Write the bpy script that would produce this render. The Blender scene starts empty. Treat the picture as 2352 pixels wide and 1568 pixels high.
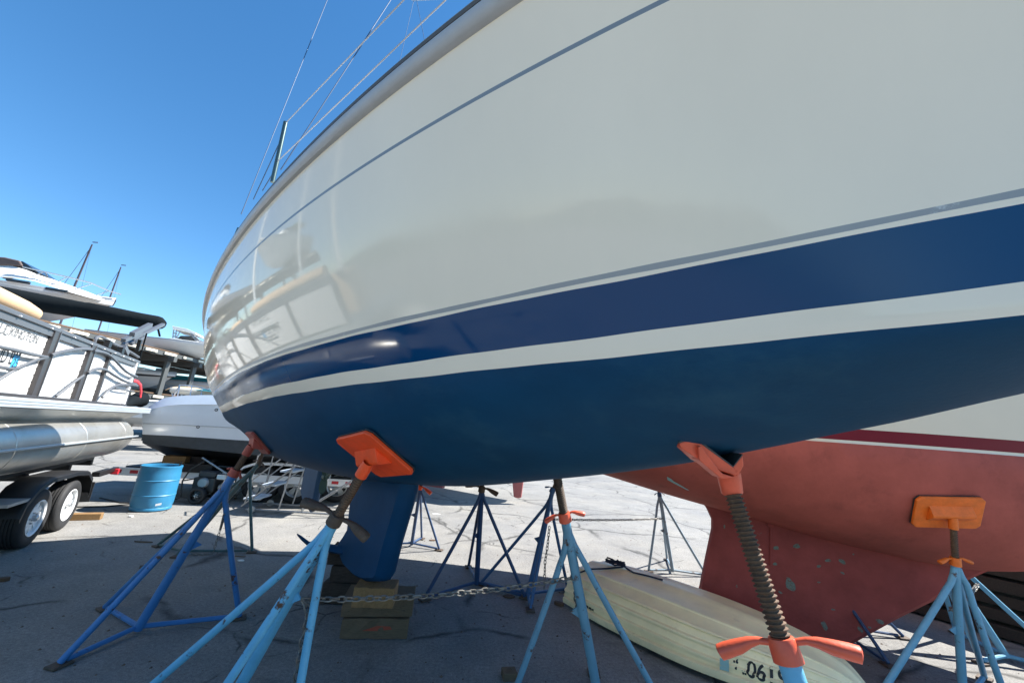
import bpy, bmesh, math, random
import numpy as np
from mathutils import Vector, Matrix
random.seed(7); rng = np.random.default_rng(5)
R = math.radians
C = bpy.context.scene.collection
SC = bpy.context.scene
V = lambda *a: np.array(a, float)
def nz(v):
    v = np.asarray(v, float); return v / np.linalg.norm(v)
def lerp(a, b, t): return np.asarray(a, float) * (1 - t) + np.asarray(b, float) * t

# ------------------------------------------------------------------ camera
FPX, PITCH, ROLL, EYE = 883.0, 14.0, 4.6, 1.7       # focal length in pixels of a 2352 x 1568 frame
p_, r_ = R(PITCH), R(ROLL)
FW = V(0, math.cos(p_), math.sin(p_)); UP0 = V(0, -math.sin(p_), math.cos(p_)); RT0 = V(1, 0, 0)
RT = RT0 * math.cos(r_) + UP0 * math.sin(r_); UP = -RT0 * math.sin(r_) + UP0 * math.cos(r_)
CP = V(0, 0, EYE)
cam = bpy.data.cameras.new('camera'); cam.sensor_width = 36; cam.lens = 36 * FPX / 2352
cam.clip_end = 3000; cam.clip_start = .02
co = bpy.data.objects.new('camera', cam); C.objects.link(co); SC.camera = co
m4 = Matrix.Identity(4)
for i in range(3):
    m4[i][0] = RT[i]; m4[i][1] = UP[i]; m4[i][2] = -FW[i]; m4[i][3] = CP[i]
co.matrix_world = m4
# surveying helpers: a point of the place from its bearing plus a known height or a known upright plane
def ray(x, y): return FW + RT * ((x - 1176) / FPX) - UP * ((y - 784) / FPX)
def at(x, y, z=0.0):
    d = ray(x, y); return CP + d * ((z - EYE) / d[2])
def far(x, y, dist):
    d = ray(x, y); return CP + d * dist
def onp(x, y, q, v):
    n = V(-v[1], v[0]); d = ray(x, y); t = (q[0] * n[0] + q[1] * n[1]) / (d[0] * n[0] + d[1] * n[1]); return CP + d * t
def proj(P):
    v = np.asarray(P, float) - CP; z = v @ FW
    return 1176 + FPX * (v @ RT) / z, 784 - FPX * (v @ UP) / z

# ------------------------------------------------------------------ materials
def N(nt, t, **kw):
    n = nt.nodes.new(t)
    for k, v in kw.items(): setattr(n, k, v)
    return n
def mat(name, col, rough=.5, metal=0., spec=.5, coat=0., var=None, bump=None, dirt=None, stretch=None, detail=6, rvar=None):
    """var=(scale, amount) value mottling; bump=(scale, strength); dirt=(colour, scale, threshold, softness)"""
    m = bpy.data.materials.new(name); m.use_nodes = True; nt = m.node_tree
    b = nt.nodes['Principled BSDF']; L = nt.links.new
    b.inputs['Base Color'].default_value = (*col, 1); b.inputs['Roughness'].default_value = rough
    b.inputs['Metallic'].default_value = metal; b.inputs['Specular IOR Level'].default_value = spec
    b.inputs['Coat Weight'].default_value = coat; b.inputs['Coat Roughness'].default_value = .05
    tc = N(nt, 'ShaderNodeTexCoord'); src = tc.outputs['Object']
    if stretch:
        mp = N(nt, 'ShaderNodeMapping'); mp.inputs['Scale'].default_value = stretch; L(src, mp.inputs[0]); src = mp.outputs[0]
    cur = None
    if var:
        n = N(nt, 'ShaderNodeTexNoise'); n.inputs['Scale'].default_value = var[0]; n.inputs['Detail'].default_value = detail
        n.inputs['Roughness'].default_value = .65; L(src, n.inputs['Vector'])
        mr = N(nt, 'ShaderNodeMapRange'); mr.inputs[1].default_value = .25; mr.inputs[2].default_value = .75
        mr.inputs[3].default_value = 1 - var[1]; mr.inputs[4].default_value = 1 + var[1]; L(n.outputs['Fac'], mr.inputs[0])
        mx = N(nt, 'ShaderNodeMix', data_type='RGBA', blend_type='MULTIPLY'); mx.inputs[0].default_value = 1
        mx.inputs[6].default_value = (*col, 1); L(mr.outputs[0], mx.inputs[7]); cur = mx.outputs[2]
    if dirt:
        n = N(nt, 'ShaderNodeTexNoise'); n.inputs['Scale'].default_value = dirt[1]; n.inputs['Detail'].default_value = 8
        n.inputs['Roughness'].default_value = .7; L(src, n.inputs['Vector'])
        mr = N(nt, 'ShaderNodeMapRange'); mr.inputs[1].default_value = dirt[2]; mr.inputs[2].default_value = dirt[2] + dirt[3]; L(n.outputs['Fac'], mr.inputs[0])
        mx = N(nt, 'ShaderNodeMix', data_type='RGBA'); L(mr.outputs[0], mx.inputs[0])
        if cur is None: mx.inputs[6].default_value = (*col, 1)
        else: L(cur, mx.inputs[6])
        mx.inputs[7].default_value = (*dirt[0], 1); cur = mx.outputs[2]
    if rvar:
        mp2 = N(nt, 'ShaderNodeMapping'); mp2.inputs['Scale'].default_value = rvar[3]; L(tc.outputs['Object'], mp2.inputs[0])
        n = N(nt, 'ShaderNodeTexNoise'); n.inputs['Scale'].default_value = rvar[0]; n.inputs['Detail'].default_value = 5; n.inputs['Distortion'].default_value = .8; L(mp2.outputs[0], n.inputs['Vector'])
        mr = N(nt, 'ShaderNodeMapRange'); mr.inputs[1].default_value = .42; mr.inputs[2].default_value = .66; mr.inputs[3].default_value = rvar[1]; mr.inputs[4].default_value = rvar[2]; L(n.outputs['Fac'], mr.inputs[0]); L(mr.outputs[0], b.inputs['Roughness'])
    if cur is not None: L(cur, b.inputs['Base Color'])
    if bump:
        n = N(nt, 'ShaderNodeTexNoise'); n.inputs['Scale'].default_value = bump[0]; n.inputs['Detail'].default_value = 5; L(src, n.inputs['Vector'])
        bp = N(nt, 'ShaderNodeBump'); bp.inputs['Strength'].default_value = bump[1]; bp.inputs['Distance'].default_value = .02
        L(n.outputs['Fac'], bp.inputs['Height']); L(bp.outputs[0], b.inputs['Normal'])
    return m
M = {}
M['gelcoat'] = mat('gelcoat', (.87, .76, .60), .06, spec=.30, coat=.0, var=(1.6, .035), bump=(1.6, .012), rvar=(.9, .045, .16, (1, 1, .5)), stretch=(1, 1, .35))
M['blue_stripe'] = mat('blue_stripe', (.001, .045, .13), .09, spec=.35, coat=.0, bump=(2.2, .03), rvar=(.8, .05, .22, (1, 1, 1.5)))
M['grey_stripe'] = mat('grey_stripe', (.30, .31, .31), .3, dirt=((.55, .56, .55), 9, .62, .05))
M['pin_stripe'] = mat('pin_stripe', (.19, .22, .25), .3)
M['bottom_paint'] = mat('bottom_paint', (.0025, .046, .105), .62, spec=.18, var=(2.2, .18), bump=(60, .06), dirt=((.016, .075, .13), 2.4, .52, .3), stretch=(1, 1, 2.2))
M['fin_paint'] = mat('fin_paint', (.003, .050, .125), .6, spec=.2, var=(4, .15), bump=(50, .06), dirt=((.02, .045, .06), 6, .6, .2))
M['rub_grey'] = mat('rub_grey', (.40, .41, .42), .45, var=(14, .06), bump=(80, .04))
M['toe_dark'] = mat('toe_dark', (.08, .07, .06), .45)
M['alu'] = mat('alu', (.36, .37, .38), .42, metal=.8, var=(8, .08))
M['steel'] = mat('steel', (.50, .50, .50), .35, metal=.75)
M['steel_green'] = mat('steel_green', (.10, .145, .135), .3, metal=.7)
M['wire'] = mat('wire', (.06, .09, .14), .4, metal=.6)
M['wire_white'] = mat('wire_white', (.42, .43, .45), .4)
M['deck_white'] = mat('deck_white', (.68, .68, .65), .4)
M['mast_white'] = mat('mast_white', (.7, .7, .68), .4)
M['mast'] = mat('mast', (.55, .57, .58), .35, metal=.7)
M['bronze'] = mat('bronze', (.06, .10, .08), .5, metal=.3, var=(20, .2))
rust = (.07, .032, .018)
def stand_paint(n, col, rough=.5, amt=.66): return mat(n, col, rough, var=(9, .14), bump=(45, .12), dirt=(rust, 11, amt - .045, .05))
M['sky_paint'] = stand_paint('sky_blue_paint', (.12, .40, .60), .55, .63)
M['royal_paint'] = stand_paint('royal_blue_paint', (.04, .165, .39), .5, .63)
M['green_paint'] = stand_paint('green_grey_paint', (.045, .095, .10), .5, .63)
M['grey_blue_paint'] = stand_paint('grey_blue_paint', (.11, .26, .36), .5, .62)
M['dark_blue_paint'] = stand_paint('dark_blue_paint', (.03, .07, .16), .5, .64)
M['mid_blue_paint'] = stand_paint('mid_blue_paint', (.035, .11, .24), .5, .65)
M['steel_blue_paint'] = stand_paint('steel_blue_paint', (.15, .36, .50), .5, .66)
M['pale_grey_paint'] = stand_paint('pale_grey_paint', (.22, .30, .36), .5, .64)
M['rust'] = mat('rust', (.12, .07, .04), .8, var=(30, .4), bump=(90, .4), dirt=((.16, .075, .035), 25, .55, .15))
M['rust_dark'] = mat('rust_dark', (.085, .06, .042), .75, var=(30, .35), bump=(90, .4), dirt=((.10, .05, .03), 25, .6, .15))
M['orange'] = mat('orange_paint', (.90, .085, .012), .5, var=(14, .16), bump=(40, .08), dirt=((.09, .06, .05), 18, .70, .04))
M['orange_red'] = mat('orange_red_paint', (.66, .10, .045), .42, var=(14, .18), bump=(40, .08), dirt=((.13, .04, .03), 22, .68, .05))
M['amber'] = mat('amber_paint', (.78, .155, .012), .55, var=(14, .2), bump=(40, .1), dirt=((.12, .06, .03), 16, .66, .06))
M['dull_red'] = mat('dull_red_paint', (.32, .05, .03), .55, var=(14, .2), dirt=(rust, 16, .6, .06))
M['black_rubber'] = mat('black_rubber', (.018, .018, .019), .7, bump=(60, .15), var=(12, .2))
M['black_paint'] = mat('black_paint', (.012, .012, .013), .4)
M['galv'] = mat('galvanised', (.42, .43, .43), .45, metal=.6, var=(12, .15))
M['chain'] = mat('chain_steel', (.20, .19, .17), .5, metal=.6, var=(40, .3))
M['wood_old'] = mat('wood_old', (.13, .088, .05), .85, var=(6, .3), bump=(20, .35), stretch=(3, 18, 18), dirt=((.06, .04, .03), 3, .6, .1))
M['wood_dark'] = mat('wood_dark', (.05, .034, .024), .9, var=(6, .4), bump=(18, .6), stretch=(4, 14, 14))
M['wood_new'] = mat('wood_new', (.23, .13, .05), .8, var=(5, .25), bump=(20, .3), stretch=(14, 3, 14), dirt=((.14, .08, .04), 4, .6, .12))
M['wood_stain'] = mat('wood_red_stain', (.30, .06, .03), .85)
M['red_bottom'] = mat('red_bottom', (.40, .098, .074), .8, spec=.2, var=(2.6, .20), bump=(30, .12), dirt=((.24, .062, .05), 3.5, .55, .25))
M['red_keel'] = mat('red_keel', (.32, .068, .058), .75, spec=.25, var=(2.6, .30), bump=(30, .15), dirt=((.16, .17, .15), 4.2, .675, .02))
M['crimson'] = mat('crimson', (.15, .002, .014), .35, spec=.25, var=(3, .1))
M['cream_gel'] = mat('cream_gelcoat', (.68, .615, .49), .25, coat=.2, var=(1.5, .04))
M['dinghy'] = mat('dinghy_cream', (.95, .80, .48), .55, var=(2.5, .16), bump=(14, .05), dirt=((.58, .47, .29), 3.2, .57, .2))
M['black_text'] = mat('black_text', (.015, .015, .017), .5)
M['grey_text'] = mat('grey_text', (.13, .13, .13), .4)
M['sticker'] = mat('sticker_blue', (.05, .35, .65), .5)
M['sticker_pale'] = mat('sticker_pale', (.28, .48, .48), .6, dirt=((.45, .45, .35), 40, .55, .1))
M['rope'] = mat('navy_rope', (.012, .015, .035), .85, bump=(120, .6))
M['white_paint'] = mat('white_paint', (.78, .79, .79), .35, var=(5, .04))
M['panel_white'] = mat('panel_white', (.60, .60, .59), .4)
M['dark_bronze'] = mat('dark_bronze', (.085, .078, .078), .35, metal=.5)
M['rail_alu'] = mat('rail_alu', (.16, .165, .175), .42, metal=.5)
M['deck_alu'] = mat('deck_alu', (.60, .65, .68), .38, metal=.55, var=(3, .06))
M['tube_alu'] = mat('tube_alu', (.52, .51, .47), .34, metal=.75, var=(1.6, .14), bump=(3, .05), dirt=((.36, .34, .28), 2.2, .52, .25))
M['tan'] = mat('tan_vinyl', (.62, .43, .25), .5, var=(5, .08))
M['canvas'] = mat('black_canvas', (.006, .009, .011), .9, spec=.12, bump=(9, .5), var=(5, .25))
M['red_strap'] = mat('red_strap', (.60, .04, .05), .6)
M['drum'] = mat('drum_blue', (.028, .185, .34), .45, var=(3, .12), bump=(12, .05), dirt=((.10, .30, .42), 6, .62, .12))
M['white_hull'] = mat('white_hull', (.66, .68, .68), .25, coat=.2, var=(2, .05), dirt=((.55, .53, .44), 2.3, .62, .2))
M['pale_deck'] = mat('pale_blue_deck', (.50, .57, .64), .4, var=(4, .06))
M['charcoal'] = mat('charcoal', (.035, .042, .046), .6, var=(7, .3), dirt=((.25, .27, .27), 9, .69, .03))
M['red_tape'] = mat('red_tape', (.50, .02, .03), .4)
M['teal_canvas'] = mat('teal_canvas', (.02, .20, .25), .8)
M['green_canvas'] = mat('green_canvas', (.03, .11, .07), .8)
M['smoke_glass'] = mat('smoke_glass', (.02, .022, .025), .06, spec=.6)
M['brown_canvas'] = mat('brown_canvas', (.12, .09, .08), .8)
M['rack_steel'] = mat('rack_steel', (.075, .08, .078), .5, metal=.0, var=(2, .2))
M['rack_brown'] = mat('rack_brown', (.115, .07, .04), .8, var=(.8, .3), dirt=((.07, .04, .03), .6, .5, .2))
M['mast_dark'] = mat('mast_dark', (.075, .065, .085), .5)
M['red_fin'] = mat('red_fin', (.42, .13, .12), .7, var=(5, .1))
M['hill'] = mat('hill_green', (.035, .06, .03), .95, var=(.05, .4), bump=(.4, 1.))
M['scrap'] = mat('scrap_wood', (.12, .085, .06), .9, var=(20, .3))
M['paper'] = mat('paper_scrap', (.7, .7, .68), .7)
M['leaf'] = mat('dry_leaf', (.10, .055, .03), .9, var=(20, .3))
M['engine_dark'] = mat('engine_dark', (.03, .033, .035), .45, metal=.3)
M['engine_grey'] = mat('engine_grey', (.30, .33, .34), .4, metal=.4)

def ground_mat():
    m = bpy.data.materials.new('yard_ground'); m.use_nodes = True; nt = m.node_tree; L = nt.links.new
    b = nt.nodes['Principled BSDF']; b.inputs['Roughness'].default_value = .88; b.inputs['Specular IOR Level'].default_value = .25
    tc = N(nt, 'ShaderNodeTexCoord'); src = tc.outputs['Object']
    def noise(sc, det=8, rough=.65, vec=src, dist=0.):
        n = N(nt, 'ShaderNodeTexNoise'); n.inputs['Scale'].default_value = sc; n.inputs['Detail'].default_value = det
        n.inputs['Roughness'].default_value = rough; n.inputs['Distortion'].default_value = dist; L(vec, n.inputs['Vector']); return n.outputs['Fac']
    def rmp(f, a, b_, c, d):
        r = N(nt, 'ShaderNodeMapRange'); r.inputs[1].default_value = a; r.inputs[2].default_value = b_; r.inputs[3].default_value = c; r.inputs[4].default_value = d; L(f, r.inputs[0]); return r.outputs[0]
    def mul(a, c):
        k = N(nt, 'ShaderNodeMath', operation='MULTIPLY'); L(a, k.inputs[0])
        if isinstance(c, float): k.inputs[1].default_value = c
        else: L(c, k.inputs[1])
        return k.outputs[0]
    big = rmp(noise(.35, 6), .3, .7, .82, 1.14); mid = rmp(noise(2.3, 9, .7), .3, .7, .84, 1.12); fine = rmp(noise(38, 6, .8), .3, .7, .62, 1.34)
    grit = rmp(noise(150, 3, .8), .35, .7, .66, 1.36)
    v = mul(mul(mul(big, mid), fine), grit)
    # cracks: cell borders bent by noise, only some of them open
    nv = N(nt, 'ShaderNodeTexNoise'); nv.inputs['Scale'].default_value = 1.1; nv.inputs['Detail'].default_value = 6; L(src, nv.inputs['Vector'])
    ad = N(nt, 'ShaderNodeMix', data_type='RGBA', blend_type='ADD'); ad.inputs[0].default_value = .55; L(src, ad.inputs[6]); L(nv.outputs['Color'], ad.inputs[7])
    def crack(sc, w, mscale, lo):
        vo = N(nt, 'ShaderNodeTexVoronoi', feature='DISTANCE_TO_EDGE'); vo.inputs['Scale'].default_value = sc; L(ad.outputs[2], vo.inputs['Vector'])
        line = rmp(vo.outputs['Distance'], 0., w, 1, 0); mask = rmp(noise(mscale, 3), lo, lo + .08, 0, 1); return mul(line, mask)
    c1 = crack(.42, .020, .5, .44); c2 = crack(1.5, .022, .9, .53)
    mx = N(nt, 'ShaderNodeMath', operation='MAXIMUM'); L(c1, mx.inputs[0]); L(c2, mx.inputs[1])
    dk = rmp(mx.outputs[0], 0, 1, 1, .30); v = mul(v, dk)
    stain = rmp(noise(.9, 7, .7, dist=.6), .60, .72, 1, .62); v = mul(v, stain)
    cr = N(nt, 'ShaderNodeMix', data_type='RGBA', blend_type='MULTIPLY'); cr.inputs[0].default_value = 1
    tint = N(nt, 'ShaderNodeMix', data_type='RGBA'); L(rmp(noise(.7, 5), .35, .65, 0, 1), tint.inputs[0])
    tint.inputs[6].default_value = (.224, .221, .214, 1); tint.inputs[7].default_value = (.24, .23, .208, 1)
    L(tint.outputs[2], cr.inputs[6]); L(v, cr.inputs[7]); L(cr.outputs[2], b.inputs['Base Color'])
    hs = N(nt, 'ShaderNodeMath', operation='SUBTRACT'); L(noise(55, 6, .75), hs.inputs[0]); L(mul(mx.outputs[0], .8), hs.inputs[1])
    bp = N(nt, 'ShaderNodeBump'); bp.inputs['Strength'].default_value = .45; bp.inputs['Distance'].default_value = .012; L(hs.outputs[0], bp.inputs['Height']); L(bp.outputs[0], b.inputs['Normal'])
    return m

# ------------------------------------------------------------------ mesh helpers
ORG = {}
class MB:
    def __init__(s): s.v = []; s.f = []; s.m = []
    def add(s, vs, fs, mi=0):
        o = len(s.v); s.v += [tuple(map(float, p)) for p in vs]; s.f += [tuple(i + o for i in f) for f in fs]; s.m += [mi] * len(fs); return s
    def box(s, c, X, Y, Z, mi=0):
        c, X, Y, Z = map(lambda q: np.asarray(q, float), (c, X, Y, Z))
        vs = [c + sx * X + sy * Y + sz * Z for sz in (-1, 1) for sy in (-1, 1) for sx in (-1, 1)]
        return s.add(vs, [(0, 2, 3, 1), (4, 5, 7, 6), (0, 1, 5, 4), (2, 6, 7, 3), (0, 4, 6, 2), (1, 3, 7, 5)], mi)
    def beam(s, a, b, w, h, up=(0, 0, 1), mi=0):
        a = np.asarray(a, float); b = np.asarray(b, float); d = nz(b - a); up = up if np.linalg.norm(np.cross(d, up)) > .05 else (.3, 1, 0); x = nz(np.cross(d, up)); y = np.cross(x, d)
        return s.box((a + b) / 2, (b - a) / 2, x * w / 2, y * h / 2, mi)
    def tube(s, pts, r, n=8, mi=0, cap=True, closed=False, flat=None):
        P = [np.asarray(p, float) for p in pts]; k = len(P)
        rr = r if hasattr(r, '__len__') else [r] * k
        T = []
        for i in range(k):
            a_ = P[i - 1] if (i > 0 or closed) else P[i]; b_ = P[(i + 1) % k] if (i < k - 1 or closed) else P[i]; T.append(nz(b_ - a_))
        ref = V(0, 0, 1) if abs(T[0][2]) < .9 else V(1, 0, 0)
        if flat is not None: ref = np.asarray(flat[0], float)
        x = nz(np.cross(T[0], ref)); vs = []
        for i in range(k):
            x = nz(x - T[i] * (x @ T[i])); y = np.cross(T[i], x)
            fy = 1. if flat is None else flat[1]
            for j in range(n):
                a2 = 2 * math.pi * (j + .5) / n; vs.append(P[i] + rr[i] * (math.cos(a2) * x + fy * math.sin(a2) * y))
        fs = []
        for i in range(k if closed else k - 1):
            i2 = (i + 1) % k
            for j in range(n):
                j2 = (j + 1) % n; fs.append((i * n + j, i * n + j2, i2 * n + j2, i2 * n + j))
        if cap and not closed: fs += [tuple(range(n))[::-1], tuple((k - 1) * n + j for j in range(n))]
        return s.add(vs, fs, mi)
    def prism(s, poly, vec, mi=0):
        n = len(poly); P = [np.asarray(p, float) for p in poly]; v = np.asarray(vec, float)
        vs = P + [p + v for p in P]
        return s.add(vs, [tuple(range(n))[::-1], tuple(range(n, 2 * n))] + [(i, (i + 1) % n, (i + 1) % n + n, i + n) for i in range(n)], mi)
    def lathe(s, base, axis, prof, n=24, mi=0, cap=False, x=None):
        ax = nz(axis); ref = V(0, 0, 1) if abs(ax[2]) < .9 else V(1, 0, 0); x = nz(np.cross(ax, ref)); y = np.cross(ax, x); b = np.asarray(base, float); vs = []
        for r, h in prof:
            for j in range(n):
                t = 2 * math.pi * j / n; vs.append(b + ax * h + r * (math.cos(t) * x + math.sin(t) * y))
        fs = [(i * n + j, i * n + (j + 1) % n, (i + 1) * n + (j + 1) % n, (i + 1) * n + j) for i in range(len(prof) - 1) for j in range(n)]
        if cap: fs += [tuple(range(n))[::-1], tuple((len(prof) - 1) * n + j for j in range(n))]
        return s.add(vs, fs, mi)
    def grid(s, rows, mi=0, mis=None):
        k = len(rows[0]); vs = [p for r in rows for p in r]; o = len(s.v)
        for i in range(len(rows) - 1):
            pass
        fs = [(i * k + j, i * k + j + 1, (i + 1) * k + j + 1, (i + 1) * k + j) for i in range(len(rows) - 1) for j in range(k - 1)]
        s.v += [tuple(map(float, p)) for p in vs]; s.f += [tuple(q + o for q in f) for f in fs]
        s.m += [(mis[i] if mis else mi) for i in range(len(rows) - 1) for j in range(k - 1)]; return s
    def build(s, name, mats, parent=None, smooth=True, bevel=0., ang=40, loc=None, fix=True, merge=0.):
        me = bpy.data.meshes.new(name)
        org = ORG[parent] if parent is not None else (np.asarray(loc, float) if loc is not None else V(0, 0, 0))
        me.from_pydata([(p[0] - org[0], p[1] - org[1], p[2] - org[2]) for p in s.v], [], s.f)
        for m in (mats if isinstance(mats, (list, tuple)) else [mats]): me.materials.append(M[m] if isinstance(m, str) else m)
        me.polygons.foreach_set('material_index', s.m)
        if fix:
            bm = bmesh.new(); bm.from_mesh(me)
            if merge: bmesh.ops.remove_doubles(bm, verts=bm.verts, dist=merge)
            bmesh.ops.recalc_face_normals(bm, faces=bm.faces); bm.to_mesh(me); bm.free()
        if smooth:
            me.shade_smooth(); me.set_sharp_from_angle(angle=R(ang))
        o = bpy.data.objects.new(name, me); C.objects.link(o)
        if parent is not None: o.parent = parent
        else: o.location = org
        ORG[o] = org
        if bevel:
            bv = o.modifiers.new('bevel', 'BEVEL'); bv.width = bevel; bv.segments = 2; bv.limit_method = 'ANGLE'; bv.angle_limit = R(35); bv.harden_normals = False
        return o
def thing(name, label, cat, loc, group=None):
    o = bpy.data.objects.new(name, None); C.objects.link(o); o.location = loc; o.empty_display_size = .1
    o['label'] = label; o['category'] = cat
    if group: o['group'] = group
    ORG[o] = np.asarray(loc, float); return o
def tag(o, label, cat, group=None):
    o['label'] = label; o['category'] = cat
    if group: o['group'] = group
    return o
def struct(o, kind='structure'): o['kind'] = kind; return o
def catenary(a, b, sag, n):
    return [lerp(a, b, t) - V(0, 0, 4 * sag * t * (1 - t)) for t in np.linspace(0, 1, n)]
def chain_mesh(pts, link=.042, r=.0045, wid=.013):
    mb = MB(); P = [np.asarray(p, float) for p in pts]; L = [0.]
    for i in range(1, len(P)): L.append(L[-1] + np.linalg.norm(P[i] - P[i - 1]))
    n = int(L[-1] / (link * .78)); k = 0
    def pos(l):
        i = min(max(int(np.searchsorted(L, l)) - 1, 0), len(P) - 2); t = (l - L[i]) / max(L[i + 1] - L[i], 1e-9); return lerp(P[i], P[i + 1], t)
    for q in range(n):
        l = (q + .5) * L[-1] / n; c0 = pos(l); d = nz(pos(min(l + .01, L[-1])) - pos(max(l - .01, 0)))
        ref = V(0, 0, 1) if abs(d[2]) < .9 else V(1, 0, 0); x = nz(np.cross(d, ref)); y = np.cross(d, x)
        tw = .7 + .25 * math.sin(q * 1.7); s_ = (x * math.cos(tw) + y * math.sin(tw)) if q % 2 else (x * -math.sin(tw) + y * math.cos(tw))
        ring = []
        for t in range(10):
            a = 2 * math.pi * t / 10; ca, sa = math.cos(a), math.sin(a)
            ring.append(c0 + d * (math.copysign(abs(ca) ** .8, ca) * (link / 2)) + s_ * (math.copysign(abs(sa) ** .8, sa) * wid))
        mb.tube(ring, r, 5, closed=True)
    return mb
def text(name, s, o, X, Y, h, m, parent, ex=.001, align='LEFT', squeeze=1., off=0.):
    """flat lettering: origin o, reading direction X, up direction Y, letter height h"""
    cu = bpy.data.curves.new(name, 'FONT'); cu.body = s; cu.size = h * 1.45; cu.extrude = ex; cu.align_x = align; cu.offset = off
    t = bpy.data.objects.new(name, cu); C.objects.link(t)
    dg = bpy.context.evaluated_depsgraph_get(); me = bpy.data.meshes.new_from_object(t.evaluated_get(dg)); bpy.data.objects.remove(t)
    X = nz(X); Y = nz(np.asarray(Y, float) - X * (np.asarray(Y, float) @ X)); Z = np.cross(X, Y); me.materials.clear(); me.materials.append(M[m])
    org = ORG[parent]
    for v in me.vertices:
        q = np.asarray(o, float) + X * v.co.x * squeeze + Y * v.co.y + Z * v.co.z - org; v.co = q
    ob = bpy.data.objects.new(name, me); C.objects.link(ob); ob.parent = parent; ORG[ob] = org; return ob
def wheel(parent, c, ax, rad, wid, rimmat, spokes=8, rimdepth=.03):
    """tyre facing +ax; c = centre of the outer face"""
    c = np.asarray(c, float); ax = nz(ax); b = c - ax * wid
    rr = rad * .62
    t = MB(); prof = [(rr, .0), (rad * .80, -.005), (rad * .95, .012), (rad * .995, .03)]
    k = 5
    for i in range(1, k): # tread grooves
        h = .03 + (wid - .06) * i / k; prof += [(rad, h - .008), (rad * .975, h - .006), (rad * .975, h + .006), (rad, h + .008)]
    prof += [(rad * .995, wid - .03), (rad * .96, wid - .012), (rad * .88, wid - .001), (rad * .80, wid + .004), (rad * .70, wid), (rr, wid - .012)]
    t.lathe(b, ax, prof, 36); ty = t.build('tyre', 'black_rubber', parent, ang=50)
    r = MB(); r.lathe(b, ax, [(rr, 0), (rr * .92, .02), (rr * .90, wid - .05), (rr * .96, wid - .02), (rr * 1.01, wid - .006), (rr * .97, wid - .004), (rr * .90, wid - .02)], 36)
    hz = wid - rimdepth - .02
    r.lathe(b, ax, [(.001, hz + .012), (rr * .28, hz + .012), (rr * .34, hz)], 24)
    ref = V(0, 0, 1); x = nz(np.cross(ax, ref)); y = np.cross(ax, x)
    for i in range(spokes):
        a0 = 2 * math.pi * i / spokes; d = x * math.cos(a0) + y * math.sin(a0); e = np.cross(ax, d); w0 = rr * .12; w1 = rr * 2.2 / spokes * .85
        r.prism([b + ax * hz + d * rr * .26 - e * w0, b + ax * hz + d * rr * .26 + e * w0, b + ax * (hz - .004) + d * rr * .92 + e * w1, b + ax * (hz - .004) + d * rr * .92 - e * w1], ax * .01)
    r.build('rim', rimmat, parent, ang=35)
    h = MB(); h.lathe(b + ax * hz, ax, [(rr * .17, 0), (rr * .17, .05), (rr * .12, .06), (.001, .062)], 16)
    for i in range(5):
        a0 = 2 * math.pi * i / 5; d = x * math.cos(a0) + y * math.sin(a0); h.lathe(b + ax * (hz + .008) + d * rr * .30, ax, [(.011, 0), (.011, .022), (.001, .024)], 6)
    h.build('hub', 'steel', parent)
#==BODY==
# ------------------------------------------------------------------ ground, world, sun
gr = MB(); gs = [-900, -300, -80, -20, 20, 80, 300, 900]
gr.grid([[V(x, y, 0) for x in gs] for y in gs]); g = gr.build('ground', ground_mat(), None, smooth=False, fix=False); struct(g)
SUN = nz(V(.93, .36, 1.10))
def make_world():
    w = bpy.data.worlds.new('World'); SC.world = w; w.use_nodes = True; nt = w.node_tree
    bg = nt.nodes['Background']; sk = nt.nodes.new('ShaderNodeTexSky'); sk.sky_type = 'NISHITA'; sk.sun_disc = False
    el = math.asin(SUN[2]); sk.sun_elevation = el; sk.sun_rotation = math.atan2(SUN[0], SUN[1])
    sk.altitude = 200; sk.air_density = 1.0; sk.dust_density = .0; sk.ozone_density = 3.0
    hs = nt.nodes.new('ShaderNodeHueSaturation'); hs.inputs['Saturation'].default_value = 1.24; hs.inputs['Hue'].default_value = .496; nt.links.new(sk.outputs[0], hs.inputs['Color']); nt.links.new(hs.outputs[0], bg.inputs[0]); bg.inputs[1].default_value = .088
    l = bpy.data.lights.new('sun', 'SUN'); l.energy = 5.0; l.angle = R(.5); l.color = (1, .965, .91)
    o = bpy.data.objects.new('sun', l); C.objects.link(o); o.rotation_euler = Vector(SUN).to_track_quat('Z', 'Y').to_euler(); o.location = (20, 10, 30)
make_world()
SC.view_settings.view_transform = 'Standard'; SC.view_settings.look = 'None'; SC.view_settings.gamma = 1; SC.view_settings.exposure = 1.46

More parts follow.
